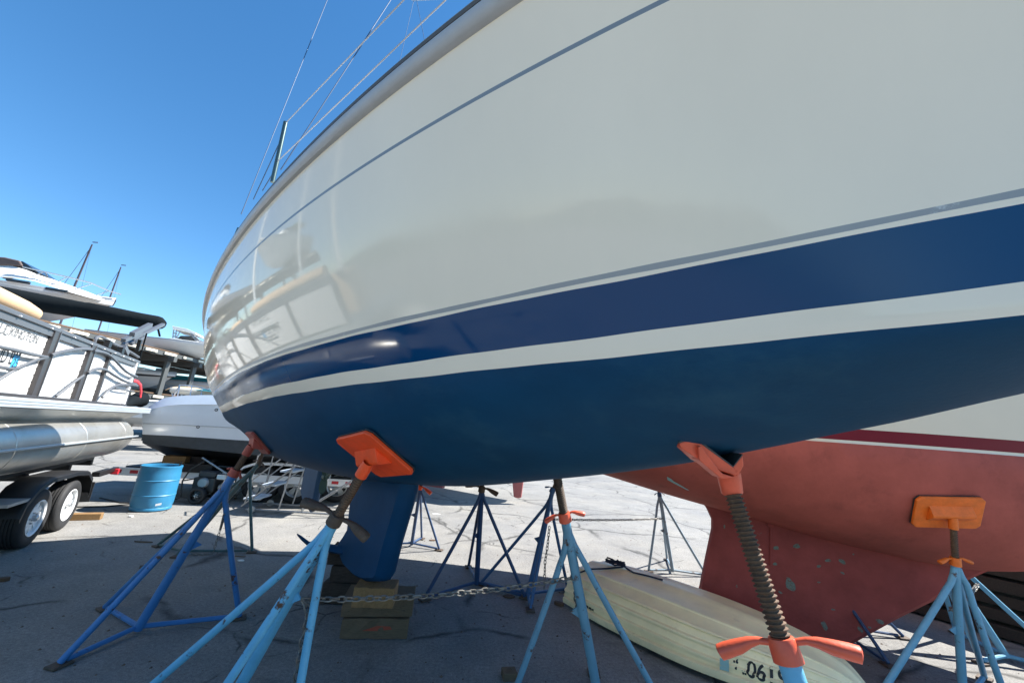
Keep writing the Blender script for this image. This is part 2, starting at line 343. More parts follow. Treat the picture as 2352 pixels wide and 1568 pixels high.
# ------------------------------------------------------------------ the white and blue sailboat
TH = R(43.); A = V(-math.cos(TH), math.sin(TH), 0); NN = V(math.sin(TH), math.cos(TH), 0); TRIM = -.05   # A runs aft, NN away from the camera side
QW = .283; QR = 1.415; C0, C1 = 1.9414, .1512
DCO = [0.61972, -0.20275, 0.07173, 0.01466, -0.036, 0.06893, 0.39998, -0.05991, -0.05468, -0.05117, 0.03444, -0.01993, -0.05904, 0.0959, -0.02324]
def D0(s, q):
    a = (s - 3) / 3; b = (q - .8) / .6
    return sum(DCO[i * 3 + j] * a ** i * b ** j for i in range(5) for j in range(3))
def DC(s): return C0 + C1 * (s - 3)
def sbow(q): return -1.3 - .6 * (q - QW)
def Dq(s, q):
    if s >= -.5: return D0(s, q)
    sb = sbow(q); h = -.5 - sb; t = (s - sb) / h; t = max(0, min(1, t))
    y0, y1 = DC(sb), D0(-.5, q); m0, m1 = -1.1 * h, (D0(-.45, q) - D0(-.5, q)) / .05 * h
    return (2 * t**3 - 3 * t * t + 1) * y0 + (t**3 - 2 * t * t + t) * m0 + (-2 * t**3 + 3 * t * t) * y1 + (t**3 - t * t) * m1
NS = np.array([-1.3, -.5, 0, .6, 1.3, 2.2, 3.2, 4.2, 5.0, 5.7]); TS = np.array([.03, .06, .175, .311, .421, .531, .572, .544, .317, .10])
def pchip(x, y, q):
    h = np.diff(x); dl = np.diff(y) / h; m = np.zeros(len(x))
    for i in range(1, len(x) - 1): m[i] = 0 if dl[i - 1] * dl[i] <= 0 else (h[i - 1] + h[i]) / (h[i] / dl[i - 1] + h[i - 1] / dl[i])
    m[0], m[-1] = dl[0], dl[-1]
    i = int(np.clip(np.searchsorted(x, q) - 1, 0, len(x) - 2)); t = (q - x[i]) / h[i]
    return (2 * t**3 - 3 * t * t + 1) * y[i] + (t**3 - 2 * t * t + t) * h[i] * m[i] + (-2 * t**3 + 3 * t * t) * y[i + 1] + (t**3 - t * t) * h[i] * m[i + 1]
def PW(s, d, q): return A * s + NN * d + V(0, 0, EYE + q + TRIM * s)
def bottom(s, u):
    x = (s - 2) / 3; T = max(pchip(NS, TS, s), .015); dw = Dq(s, QW); dc = DC(s); b = max(dc - dw, .004)
    m = min(-(Dq(s, QW + .05) - Dq(s, QW)) / .05, b / T * .6); al = min(max(.5405 + .2123 * x, .05), .95); be = min(max(.5264 + .2226 * x, .1), .9)
    y = (1 - u)**3 * b + 3 * (1 - u)**2 * u * max(b - m * al * T, .0) + 3 * (1 - u) * u * u * be * b
    v = -3 * (1 - u)**2 * u * al * T + 3 * (1 - u) * u * u * (-T + .0148 * be * b) - u**3 * T
    return PW(s, dc - y, QW + v)
CLT = nz(A + C1 * NN); CLN = nz(NN - C1 * A); CLP = A * 3 + NN * C0          # centreline direction (aft), its normal, a point on it
def mirror(p): return p - 2 * ((p - CLP) @ CLN) * CLN
def onCL(x, y): return onp(x, y, CLP[:2], CLT[:2])
def send(q): return 5.35 + (q - QW) * 1.2
NCOL = 150
def wrap(side, s1, fn, rad=.09, off=0.):
    """a half waterline: along the side, round the quarter, across the transom to the centreline. fn(s) gives the side point"""
    pts = list(side); e = pts[-1]; t = nz(pts[-1] - pts[-2]); dist = (CLP - e) @ CLN; r = min(rad, dist * .35)
    inn = CLN - t * (CLN @ t); inn = nz(inn)
    for k in range(1, 7):
        f = math.pi / 2 * k / 6; pts.append(e + t * r * math.sin(f) + inn * r * (1 - math.cos(f)))
    q0 = pts[-1]; dd = (CLP - q0) @ CLN; q1 = q0 + CLN * dd + t * .05
    for k in range(1, 6): f = k / 5; pts.append(q0 * (1 - f) + q1 * f + t * .03 * math.sin(math.pi * f))
    pts[-1] = pts[-1] - CLN * ((pts[-1] - CLP) @ CLN); return pts
def dens(a, b): # denser stations towards the stern quarter
    return [a + (b - a) * t for t in np.linspace(0, 1, NCOL)]
def qrow(q, off=0.):
    se = send(q) - .07; k_ = q * 91.; jit = .0011 if q in (.346, QW, .498, .526, .5105) else 0
    out = [(lambda q2: PW(s, Dq(s, q2) - off, q2))(q + jit * (math.sin(s * 7.1 + k_) + .6 * math.sin(s * 17.3 + k_ * 2))) for s in dens(sbow(q), se)]
    return wrap(out, se, None, .09 + off)
def brow(u):
    se = send(QW) - .07 + .3 * u; return wrap([bottom(s, u) for s in dens(sbow(QW) + .35 * u, se)], se, None)
qs = [1.44, QR, 1.36, 1.30, 1.24, 1.197, 1.184, 1.12, 1.05, .97, .89, .81, .73, .65, .58, .526, .5105, .498, .46, .42, .38, .346, .315, QW]
mats = ['gelcoat', 'blue_stripe', 'grey_stripe', 'pin_stripe', 'bottom_paint']
def band(qa, qb):
    q = (qa + qb) / 2
    return 3 if 1.184 < q < 1.197 else 2 if .5105 < q < .526 else 1 if .346 < q < .498 else 0
rows = [qrow(q) for q in qs]; mis = [band(qs[i], qs[i + 1]) for i in range(len(qs) - 1)]
us = [.08, .16, .25, .35, .45, .55, .65, .75, .85, .93, 1.0]
for u in us: rows.append(brow(u)); mis.append(4)
boat = thing('sailboat', 'large white sailboat with navy stripe and blue bottom propped up on stands', 'sailboat', tuple(onCL(890, 1335) * V(1, 1, 0)))
hb = MB(); hb.grid(rows, mis=mis); hb.grid([[mirror(p) for p in r] for r in rows], mis=mis)
hb.build('hull', mats, boat, ang=60, merge=.0015)
# deck with camber, coachroof, cockpit coaming
dk = MB(); top = rows[0]; half = [[lerp(p, p - CLN * ((p - CLP) @ CLN), t) + V(0, 0, .07 * (1 - (1 - t)**2) - .01) for p in top] for t in (0, .35, .7, 1)]
dk.grid(half); dk.grid([[mirror(p) for p in r] for r in half]); dk.build('deck', 'deck_white', boat, merge=.001)
def dpt(s, y, h=0.): return CLP + CLT * (s - 3) + CLN * y + V(0, 0, EYE + 1.44 + TRIM * s + .06 + h - CLP[2])
ch = MB(); sec = []
for s, w, h in ((-.1, .3, .03), (.2, .42, .16), (1.2, .62, .32), (2.6, .72, .38), (3.3, .70, .36), (3.35, .70, .03)):
    sec.append([dpt(s, -w, -.04), dpt(s, -w * .93, h * .8), dpt(s, -w * .7, h), dpt(s, 0, h + .04), dpt(s, w * .7, h), dpt(s, w * .93, h * .8), dpt(s, w, -.04)])
ch.grid(sec); ch.add(sec[0], [tuple(range(7))]); ch.add(sec[-1], [tuple(range(7))]); ch.build('coachroof', 'deck_white', boat, ang=50)
# rubbing strake and toe rail, carried round the transom
def sweep(prof, name, m):
    mb = MB(); rws = [qrow(q, o) for o, q in prof]; mb.grid(rws); mb.grid([[mirror(p) for p in r] for r in rws]); mb.build(name, m, boat, ang=30, merge=.0008)
sweep([(0, 1.394), (.016, 1.396), (.026, 1.405), (.030, 1.42), (.030, 1.438), (.022, 1.453), (.0, 1.456)], 'rub_rail', 'rub_grey')
sweep([(.004, 1.456), (.022, 1.456), (.022, 1.470), (.004, 1.470)], 'toe_rail', 'toe_dark')
sweep([(.000, 1.470), (.017, 1.470), (.017, 1.478), (.000, 1.478)], 'toe_rail_track', 'alu')
# keel with wings, rudder, propeller
def foil(name, poly, thick, m, rnd=.5):
    """poly: outline points in the centreline plane; edges thinned like a foil"""
    mb = MB(); P = [np.asarray(p, float) for p in poly]; c = sum(P) / len(P); n = len(P)
    lay = [(0., 1.), (.55, .985), (1., .90)]
    rings = []
    for sgn in (-1,):
        for t, k in lay[::-1]: rings.append([c + (p - c) * k - CLN * thick / 2 * t for p in P])
    for t, k in lay[1:]: rings.append([c + (p - c) * k + CLN * thick / 2 * t for p in P])
    mb.grid([r + [r[0]] for r in rings]); mb.add(rings[0], [tuple(range(n))[::-1]]); mb.add(rings[-1], [tuple(range(n))])
    return mb.build(name, m, boat, ang=40, merge=.0005)
kp = [(949, 1100), (949, 1118), (930, 1180), (909, 1250), (890, 1325), (884, 1334), (854, 1334), (829, 1322), (804, 1297), (797, 1280), (791, 1249), (803, 1232), (814, 1214), (820, 1155), (824, 1100)]
keel = foil('keel', [onCL(*p) + V(0, 0, .12 if p[1] == 1100 else 0) for p in kp], .17, 'fin_paint')
wr = onCL(803, 1262); wg = MB()
for sg in (-1, 1):
    rws = []
    for t, ch_, th in ((0, .30, .06), (.25, .25, .055), (.45, .19, .045), (.56, .14, .035), (.60, .11, .02)):
        c_ = wr + CLT * (t * .95 - .08) + CLN * sg * t * .62 + V(0, 0, -.03 * t + (.07 * max(0, t - .45) / .15))
        rws.append([c_ - CLT * ch_ / 2, c_ - CLT * ch_ * .2 + V(0, 0, th * .6), c_ + CLT * ch_ * .3 + V(0, 0, th * .45), c_ + CLT * ch_ / 2, c_ + CLT * ch_ * .3 - V(0, 0, th * .4), c_ - CLT * ch_ * .2 - V(0, 0, th * .5), c_ - CLT * ch_ / 2])
    wg.grid(rws); wg.add(rws[-1][:-1], [tuple(range(6))])
wg.build('keel_wing', 'fin_paint', boat, ang=50)
r5 = onCL(739, 1087); r4 = onCL(722, 1172); ra = nz(CLT * .93 - CLN * .16)
rud = [r5 + V(0, 0, .25), r5, lerp(r5, r4, .5), r4, r4 + ra * .06 - V(0, 0, .03), r4 + ra * .33 + V(0, 0, .07), r4 + ra * .44 + V(0, 0, .16), r4 + ra * .45 + V(0, 0, .45), r4 + ra * .46 + V(0, 0, .70)]
cln = CLN; CLN_ = CLN.copy(); CLN = nz(np.cross(ra, V(0, 0, 1)) * -1) if np.cross(ra, V(0, 0, 1)) @ CLN_ < 0 else nz(np.cross(ra, V(0, 0, 1)))
foil('rudder', rud, .09, mat('rudder_paint', (.03, .085, .17), .55, var=(4, .12), bump=(50, .06))); CLN = CLN_
pr = MB(); pc = onCL(748, 1096); pr.lathe(pc + CLT * .06, CLT, [(.001, .06), (.03, .03), (.038, -.03), (.03, -.08)], 14, cap=True)
for sg in (-1, 1):
    c_ = pc + V(0, 0, -.10 * sg) + CLT * .05; e1 = nz(CLN * .8 + RT * .6); ring = [c_ + e1 * .045 * math.cos(a) + V(0, 0, 1) * .105 * math.sin(a) for a in np.linspace(0, 2 * math.pi, 16, endpoint=False)]
    pr.prism(ring, nz(np.cross(e1, V(0, 0, 1))) * .012)
pr.tube([pc + CLT * .02, pc - CLT * .35 + V(0, 0, .12)], .016); pr.tube([pc - CLT * .08, pc - CLT * .10 + V(0, 0, .5)], .02)
pr.build('propeller', 'bronze', boat)
# stanchions, lifelines, rigging
dist = lambda p: (np.asarray(p) - CP) @ FW
def onrail(x, y): # foot of a fitting on the toe rail
    best = min(((s, PW(s, Dq(s, 1.46) + .02, 1.476)) for s in np.linspace(-.5, 6.1, 400)), key=lambda t: np.hypot(*(np.array(proj(t[1])) - (x, y)))); return best
s1, f1 = onrail(628, 408); f1 = far(628, 409, dist(f1) + .05); t1 = ray(656, 281); hd = np.linalg.norm(f1[:2]); t1 = CP + t1 * hd / np.linalg.norm(t1[:2]) * 1.0
def stanchion(f, t): o = MB().tube([f - V(0, 0, .03), lerp(f, t, .5), t], .0125, 10).build('stanchion', 'steel_green', boat); return o
stanchion(f1, t1)
s2, f2 = onrail(1080, 26); t2 = f2 + (t1 - f1); MB().tube([f2 - V(0, 0, .03), lerp(f2, t2, .5), t2], .0125, 10).build('stanchion', 'steel', boat)
s0, f0 = onrail(486, 600); t0 = f0 + (t1 - f1) + CLN * .05; stanchion(f0, t0)
def wirep(a, b, r, m, nm, sag=.0): MB().tube(catenary(a, b, sag, 9), r, 6).build(nm, m, boat)
dist = lambda p: (np.asarray(p) - CP) @ FW
wirep(t1 - V(0, 0, .01), far(928, 0, dist(t2) * 1.01) + (t2 - far(928, 0, dist(t2))) * 0, .0028, 'wire_white', 'lifeline'); 
lm = lerp(f1, t1, .28); l2 = far(1024, 0, dist(lerp(f2, t2, .4))); wirep(lm, l2, .0028, 'wire_white', 'lifeline')
u2 = far(928, 0, dist(t2) * 1.01); wirep(u2, u2 + (u2 - t1) * .35, .0028, 'wire_white', 'lifeline'); wirep(l2, l2 + (l2 - lm) * .35, .0028, 'wire_white', 'lifeline')
wirep(lerp(f1, t1, .75), far(582, 458, dist(onrail(582, 458)[1]) + .04), .0028, 'wire', 'lifeline'); wirep(lerp(f1, t1, .15), far(603, 438, dist(onrail(603, 438)[1]) + .04), .0028, 'wire', 'lifeline')
mh = far(1365, -720, 5.4)                                               # near the masthead
wirep(far(554, 492, dist(onrail(554, 491)[1]) + .05), far(1042, -720, 6.2), .0032, 'wire', 'backstay'); wirep(far(645, 390, dist(onrail(645, 389)[1]) + .05), mh, .0034, 'wire', 'shroud')
be = onp(954, -14, CLP[:2] + CLN[:2] * .1, CLT[:2])
for q in ((916, 150), (977, 103)):
    d = onp(*q, CLP[:2] + CLN[:2] * .15, CLT[:2]); wirep(be, be + (d - be) * 1.25, .004, 'wire', 'mainsheet')
mb_ = CLP + CLT * (.6 - 3) + V(0, 0, 0); mb_ = dpt(.6, 0, .2)
MB().tube([mb_, mh + (mb_ - mh) * .02 + V(0, 0, .3)], .065, 16).build('mast', 'mast', boat)
MB().tube([be + CLT * .1, lerp(be, mb_ + V(0, 0, .9), .97)], .05, 12).build('boom', 'mast', boat)

# sampled underside for setting the pads against it
HS = [(s, u, bottom(s, u)) for s in np.linspace(-.9, 5.3, 125) for u in np.linspace(0, 1, 40)]
HP = [proj(t[2]) for t in HS]
def hullhit(x, y, rad=16):
    c_ = [i for i in range(len(HS)) if math.hypot(HP[i][0] - x, HP[i][1] - y) < rad]; i = min(c_, key=lambda k: np.linalg.norm(HS[k][2] - CP)); s, u, p = HS[i]
    n = nz(np.cross(bottom(s + .03, u) - bottom(s - .03, u), bottom(s, min(u + .03, 1)) - bottom(s, max(u - .03, 0))))
    return p, (n if n[2] < 0 else -n)
# ------------------------------------------------------------------ adjustable boat stands
def stand(label, hub, top, tip, paint, R_=.5, phi=0., feet=None, rod='rust', grip='orange', pad=None, padmat='orange', padsize=(.33, .29), roll=0., garm=.17, gdir=None, rr=.021, leg_r=.0185, pole_r=.027, bare=False, att=.80, glow=0., droop=.1, group='boat stands in the yard', gus=0, lf=.50):
    """hub: middle of the foot, top: top of the pole, tip: end of the screw under the pad; pad=(centre, normal down)"""
    hub = np.asarray(hub, float).copy(); hub[2] = .06; top = np.asarray(top, float); tip = np.asarray(tip, float); ax = nz(top - hub)
    st = thing('boat_stand', label, 'boat stand', (hub[0], hub[1], 0), group)
    MB().tube([hub - V(0, 0, .03), lerp(hub, top, .5), top], pole_r, 12).build('pole', paint, st)
    if feet is None: feet = [V(hub[0] + R_ * math.cos(phi + k * 2.0944), hub[1] + R_ * math.sin(phi + k * 2.0944), 0) for k in range(3)]
    for f in feet:
        f = np.asarray(f, float); out = nz(V(*(f - hub)[:2], 0)); a0 = lerp(hub, top, att + .11) ; a1 = lerp(hub, top, att)
        ft = f + V(0, 0, .025)
        d_ = ft - a1
        pts = [a0 + out * .012, lerp(a0, a1, .5) + out * .028, a1 + out * .055 , a1 + d_ * .07 + out * .052, a1 + d_ * .14 + out * .045, a1 + d_ * .5 + out * .024, ft]
        MB().tube(pts, leg_r, 10).build('leg', paint, st)
        MB().tube([hub - V(0, 0, .012), lerp(hub - V(0, 0, .012), ft, .93)], leg_r * .82, 8).build('base_bar', paint, st)
        e = nz(np.cross(out, V(0, 0, 1)))
        MB().box(f + V(0, 0, .010), out * .055, e * .045, V(0, 0, .008)).build('foot_plate', 'rust_dark', st, bevel=.003)
    # chain lug
    k = lerp(hub, top, .56); f0 = np.asarray(feet[gus], float); out = nz(V(*(f0 - hub)[:2], 0)); kk = lerp(hub, top, .42)
    lug = lerp(k, lerp(lerp(hub, top, att), f0, .33), .45)
    q0 = lerp(hub, top, lf + .03) + out * .02; q1 = lerp(hub, top, lf - .04) + out * .02; q2 = lerp(hub, top, lf) + out * .085
    MB().prism([q0, q1, q2], nz(np.cross(out, ax)) * .008).build('chain_lug', paint, st)
    # threaded screw
    L = np.linalg.norm(tip - top); sx = nz(tip - top); n = max(8, int(L / .0135)); prof = [(rr * .8, -.06)]
    for i in range(n): h = L * i / n; hh = L / n; prof += [(rr * .80, h), (rr * .84, h + hh * .2), (rr * 1.08, h + hh * .42), (rr * 1.08, h + hh * .58), (rr * .84, h + hh * .8)]
    prof.append((rr * .8, L)); MB().lathe(top, sx, prof, 14, cap=True).build('screw', rod, st, ang=25)
    # winged nut
    if not bare:
        if gdir is None: gdir = nz(np.cross(sx, RT * 0 + V(.3, 1, 0)))
        gdir = nz(np.asarray(gdir, float) - sx * (np.asarray(gdir, float) @ sx)); gy = np.cross(sx, gdir); nb = MB()
        nb.lathe(top - sx * .035, sx, [(pole_r * 1.0, 0), (pole_r * 1.32, .004), (pole_r * 1.26, .05), (pole_r * 1.12, .062), (rr, .064)], 16)
        for sg in (-1, 1):
            d = gdir * sg; base = top + sx * .015; pts = []; rad = []
            for t, r_2, dz in ((.0, .013, 0), (.22, .015, .004), (.4, .022, .0), (.6, .030, -.010), (.85, .033, -.020), (.985, .032, -.026), (1., .024, -.027)):
                pts.append(base + d * (pole_r * .9 + garm * t) + sx * dz * droop * 10 + gy * .0); rad.append(r_2 * garm / .17)
            nb.tube(pts, rad, 10, flat=(sx, .75))
        nb.build('winged_nut', grip, st, ang=50)
    if pad is not None:
        pc, pn = np.asarray(pad[0], float), nz(pad[1]); e1 = np.asarray(pad[2], float) if len(pad) > 2 else -CLT; e1 = nz(e1 - pn * (e1 @ pn)); e2 = np.cross(pn, e1)
        e1, e2 = e1 * math.cos(roll) + e2 * math.sin(roll), e2 * math.cos(roll) - e1 * math.sin(roll)
        hx, hy = padsize[0] / 2, padsize[1] / 2; cr = .028; th = .022
        ring = [(hx - cr, -hy), (hx, -hy + cr), (hx, hy - cr), (hx - cr, hy), (-hx + cr, hy), (-hx, hy - cr), (-hx, -hy + cr), (-hx + cr, -hy)]
        pd = MB().prism([pc + pn * .005 + e1 * a + e2 * b for a, b in ring], pn * th).build('pad', padmat, st, smooth=False, bevel=.006)
        MB().prism([pc - pn * .001 + e1 * a * 1.01 + e2 * b * 1.01 for a, b in ring], pn * .0055).build('carpet', 'charcoal', pd, smooth=False)
        w = hx * .62; b0 = pc + pn * (.005 + th)
        MB().prism([b0 + e2 * .065 + e1 * w, b0 + e2 * .008 + pn * .05 + e1 * w, b0 - e2 * .008 + pn * .05 + e1 * w, b0 - e2 * .065 + e1 * w], -e1 * 2 * w).build('bracket', padmat, pd, smooth=False, bevel=.003)
        so = MB(); so.lathe(tip - sx * .05, sx, [(rr * 1.1, -.01), (rr * 1.35, -.01), (rr * 1.35, .05), (rr * 1.2, .075)], 14); so.build('socket', padmat, pd)
    st['_lug'] = [float(t) for t in q2]; return st
def polept(hub, tip, y):     # point of the line hub-tip seen at image height y
    return min((lerp(hub, tip, t) for t in np.linspace(0, 1, 400)), key=lambda p: abs(proj(p)[1] - y))
# A: near, sky blue
pA, nA = hullhit(852, 1050); tipA = pA + nA * .085; hubA = V(-1.45, 2.60, .06); topA = polept(hubA, tipA, 1190)
fA = [at(320, 1690), V(hubA[0] + .52, hubA[1] + .20, 0), V(hubA[0] - .20, hubA[1] - .50, 0), ]
fA = [V(-2.02, 2.52, 0), V(-.93, 2.34, 0), V(-1.30, 3.02, 0) * 0 + V(-1.42, 2.12, 0)]
sA = stand('sky blue boat stand with orange pad under the blue hull and rusty winged nut', hubA, topA, tipA, 'sky_paint', feet=fA, grip='rust_dark', pad=(pA, nA), gdir=ray(860, 1195) - ray(740, 1180), rr=.024, pole_r=.031, leg_r=.021, padsize=(.38, .35), att=.84, gus=1, lf=.63)
# B: royal blue at the left
pB, nB = hullhit(585, 1024); tipB = pB + nB * .085; hubB = at(318, 1437, .05); topB = polept(hubB, tipB, 1084)
sB = stand('royal blue boat stand left of the sky blue one, standing in shade with splayed legs', hubB, topB, tipB, 'royal_paint', feet=[at(135, 1530), at(240, 1400), at(548, 1421)], grip='dull_red', pad=(pB, nB), padmat='dull_red', padsize=(.34, .24), pole_r=.034, leg_r=.022, rr=.026, garm=.06, att=.80, gus=2)
# C: green behind B
hubC = at(418, 1264, .05); topC = V(-3.30, 5.55, 1.10); tipC = V(-3.22, 5.48, 1.42)
sC = stand('dark green boat stand under the stern, behind the royal blue stand', hubC, topC, tipC, 'green_paint', feet=[at(362, 1255), at(405, 1279), at(578, 1269)], grip='rust_dark', pole_r=.026, leg_r=.018, garm=.08, pad=(V(-3.2, 5.46, 1.47), V(-.1, .2, -1)), padmat='orange_red', padsize=(.25, .2), gus=2)
# D: nearest right, big screw
pD, nD = hullhit(1652, 1047); gD0 = dist(pD) - .075
tipD = far(1676, 1112, gD0 + .06)
nn_ = nz(np.cross(ray(1676, 1112), ray(1797, 1475)))
yD = 1.06; hubD = V((-(yD * nn_[1] + (.06 - EYE) * nn_[2])) / nn_[0], yD, .06); topD = polept(hubD, tipD, 1488)
sD = stand('boat stand at lower right with a long bare screw and bright orange winged nut', hubD, topD, tipD, 'sky_paint', R_=.42, phi=.4, rod='rust', grip='orange_red', gdir=RT - V(0, .55, 0), rr=.026, pole_r=.030, garm=.150, roll=0)
gD = dist(pD) - .075; vD = nz(FW * .95 - UP * .2 + RT * .1) * .15; zf = lambda *pts: [far(1470 + a * .3906, 955.5 + b * .3906, gD) for a, b in pts]
pl = MB().prism(zf((232, 158), (312, 132), (345, 150), (548, 298), (582, 318), (566, 352), (470, 322), (335, 246), (238, 184)), vD).build('pad', 'orange_red', sD, smooth=False, bevel=.004)
MB().prism(zf((226, 150), (312, 122), (350, 142), (548, 292), (546, 299), (344, 151), (312, 133), (231, 158)), vD * 1.02).build('carpet', 'charcoal', pl, smooth=False)
pl2 = MB().prism(zf((548, 298), (606, 226), (612, 290), (580, 350), (560, 340)), vD).build('pad', 'orange_red', sD, smooth=False, bevel=.004)
MB().prism(zf((546, 296), (602, 222), (606, 226), (549, 299)), vD * 1.0).build('carpet', 'charcoal', pl2, smooth=False)
MB().prism([p + vD * .1 - FW * .03 for p in zf((325, 168), (342, 160), (446, 300), (470, 322), (545, 345), (462, 352), (335, 246))], vD * .5).build('bracket', 'orange_red', pl, smooth=False, bevel=.003)
sq = [far(1672, 1082, gD + .055), far(1681, 1129, gD + .06)]; MB().tube(sq, [.038, .034], 16).build('socket', 'orange_red', sD)
# E, I: under the far side of the white boat
def farside(s, q=.2):
    p = mirror(PW(s, Dq(s, QW), q)); return p, nz(CLN * .75 + V(0, 0, -.66))
hubE = at(1095, 1335, .05); pE, nE = farside(3.55, .16); topE = polept(hubE, pE, 1122)
sE = stand('dark blue boat stand right of the keel with its pole beside the chain', hubE, topE, pE + nE * .08, 'dark_blue_paint', feet=[at(975, 1378), at(1205, 1374), at(1076, 1303)], grip='rust', pad=(pE, nE), att=.86, pole_r=.030, leg_r=.019)
hubI = at(946, 1246, .05); pI, nI = farside(5.0, .16); topI = polept(hubI, pI, 1118)
sI = stand('thin grey boat stand partly hidden behind the keel, feet in sunlight', hubI, topI, pI + nI * .08, 'dark_blue_paint', feet=[at(905, 1252), at(968, 1238), at(1008, 1264)], pad=(pI, nI), att=.86, pole_r=.024, leg_r=.016)
# F: leaning towards the red boat's stern
hubF = at(1212, 1362, .05); topF = V(.62, 4.82, 1.14); tipF = V(.70, 4.80, 1.36)
sF = stand('royal blue boat stand leaning right, with a hanging chain, behind the grey blue stand', hubF, topF, tipF, 'mid_blue_paint', feet=[at(1105, 1342), at(1218, 1402), at(1304, 1356)], grip='mid_blue_paint', garm=.07, pad=(V(.71, 4.80, 1.39), V(-.15, -.1, -1), V(1, 0, 0)), padsize=(.22, .2), att=.80, pole_r=.027, leg_r=.018)
# G
hubG = at(1380, 1625, .05); pG, nG = farside(1.75, .12); tipG = far(1279, 1092, dist(hubG) * .985); topG = polept(hubG, tipG, 1186)
sG = stand('grey blue boat stand in front of the upturned dinghy with orange winged nut', hubG, topG, tipG + (tipG - topG) * .35, 'grey_blue_paint', feet=[at(1163, 1650), at(1555, 1690), at(1364, 1548)], grip='orange_red', gdir=ray(1330, 1172) - ray(1256, 1205), garm=.10, pole_r=.031, leg_r=.020, rr=.027, att=.80, rod='rust_dark')
# H
hubH = at(1545, 1308, .05); topH = V(2.37, 6.06, 1.06); tipH = V(2.34, 6.03, 1.24)
sH = stand('small slate boat stand beyond the red keel, standing on sunlit ground', hubH, topH, tipH, 'pale_grey_paint', feet=[at(1490, 1313), at(1622, 1324), at(1532, 1286)], grip='dark_blue_paint', garm=.05, pad=(V(2.33, 6.02, 1.27), V(0, 0, -1), V(1, 0, 0)), padsize=(.2, .2), att=.86, pole_r=.024, leg_r=.017)
# ------------------------------------------------------------------ the red bottomed sailboat behind
RQ = V(3.5, 4.30, 0); RA = nz(V(1, -.34, 0)); RN = V(-RA[1], RA[0], 0)           # RA runs to the bow, RN away from the camera
XS = np.array([-.9, .0, .9, 1.9, 2.7, 3.5, 4.4, 5.2, 5.9, 6.5])
HBW = np.array([.80, 1.02, 1.20, 1.32, 1.34, 1.26, 1.03, .70, .35, .02])
ZC = np.array([1.66, 1.54, 1.40, 1.20, 1.06, .92, .84, .98, 1.28, 1.75])
ZW = 1.90
def red(x, u):
    b = pchip(XS, HBW, x); zc = pchip(XS, ZC, x); T = ZW - zc
    y = (1 - u)**3 * b + 3 * (1 - u)**2 * u * b * 1.0 + 3 * (1 - u) * u * u * b * .62; v = -3 * (1 - u)**2 * u * T * .62 - 3 * (1 - u) * u * u * T * .97 - u**3 * T
    return RQ + RA * (x - 3.5) - RN * y + V(0, 0, ZW + v)
def redside(x, z):
    b = pchip(XS, HBW, x); f = z - ZW; fl = min(1., max(0, (x - 3.6) / 2.9)); xx = x + f * .35 * fl - (.25 * f if x < 0 else 0)
    return RQ + RA * (xx - 3.5) - RN * (b + f * (.10 + .20 * fl) - .05 * f * f) + V(0, 0, z)
rb = thing('sailboat', 'sailboat with faded red bottom paint, crimson boot stripe and long red keel', 'sailboat', (RQ[0], RQ[1], 0))
xs = np.linspace(-.9, 6.5, 70); zs = [3.15, 2.9, 2.6, 2.3, 2.1, 1.985, 1.892, 1.868, ZW - .04]
rrow = [[redside(x, z) for x in xs] for z in zs[:-1]]; mi_ = [1, 1, 1, 1, 1, 2, 1]
us = [.02, .1, .2, .3, .4, .5, .6, .7, .8, .9, 1.0]
rrow += [[red(x, u) for x in xs] for u in us]; mi_ += [0] * len(us)
hb = MB(); hb.grid(rrow, mis=mi_)
mir = lambda p: p - 2 * ((p - RQ) @ RN) * RN
hb.grid([[mir(p) for p in r] for r in rrow], mis=mi_)
st_ = [r[0] for r in rrow]; hb.grid([st_, [mir(p) for p in st_]], mi=1); tp = rrow[0]; hb.grid([tp, [mir(p) for p in tp]], mi=1)
hb.build('hull', ['red_bottom', 'cream_gel', 'crimson'], rb, ang=55, merge=.002)
def onred(x, y): return onp(x, y, RQ[:2], RA[:2])
kpts = [(1600, 1135), (1622, 1166), (1633, 1190), (1633, 1212), (1619, 1278), (1606, 1344), (1590, 1400), (1700, 1452), (1800, 1474), (1900, 1482), (1946, 1477), (2056, 1416), (2134, 1377), (2213, 1329), (2264, 1306), (2320, 1285), (2330, 1230)]
kp = [onred(*p) for p in kpts]; mb = MB(); cK = sum(kp) / len(kp)
lay = [(-1, .93), (-.7, .985), (0, 1), (.7, .985), (1, .93)]
ringsK = [[V(*(cK + (p - cK) * k)) + RN * .085 * t for p in kp] for t, k in lay]
mb.grid([r + [r[0]] for r in ringsK]); mb.add(ringsK[0], [tuple(range(len(kp)))]); mb.add(ringsK[-1], [tuple(range(len(kp)))])
mb.build('keel', 'red_keel', rb, ang=35, merge=.0005)
sk = MB(); a0 = onred(1763, 1205); a1 = onred(1763, 1292); sk.tube([a0 - RN * .10, lerp(a0, a1, .5) - RN * .10, a1 - RN * .095], .008, 8); sk.lathe(a0 - RN * .105 + V(0, 0, .02), -RN, [(.03, -.02), (.03, .01), (.018, .016)], 12, cap=True); sk.build('skin_fitting', 'red_keel', rb)
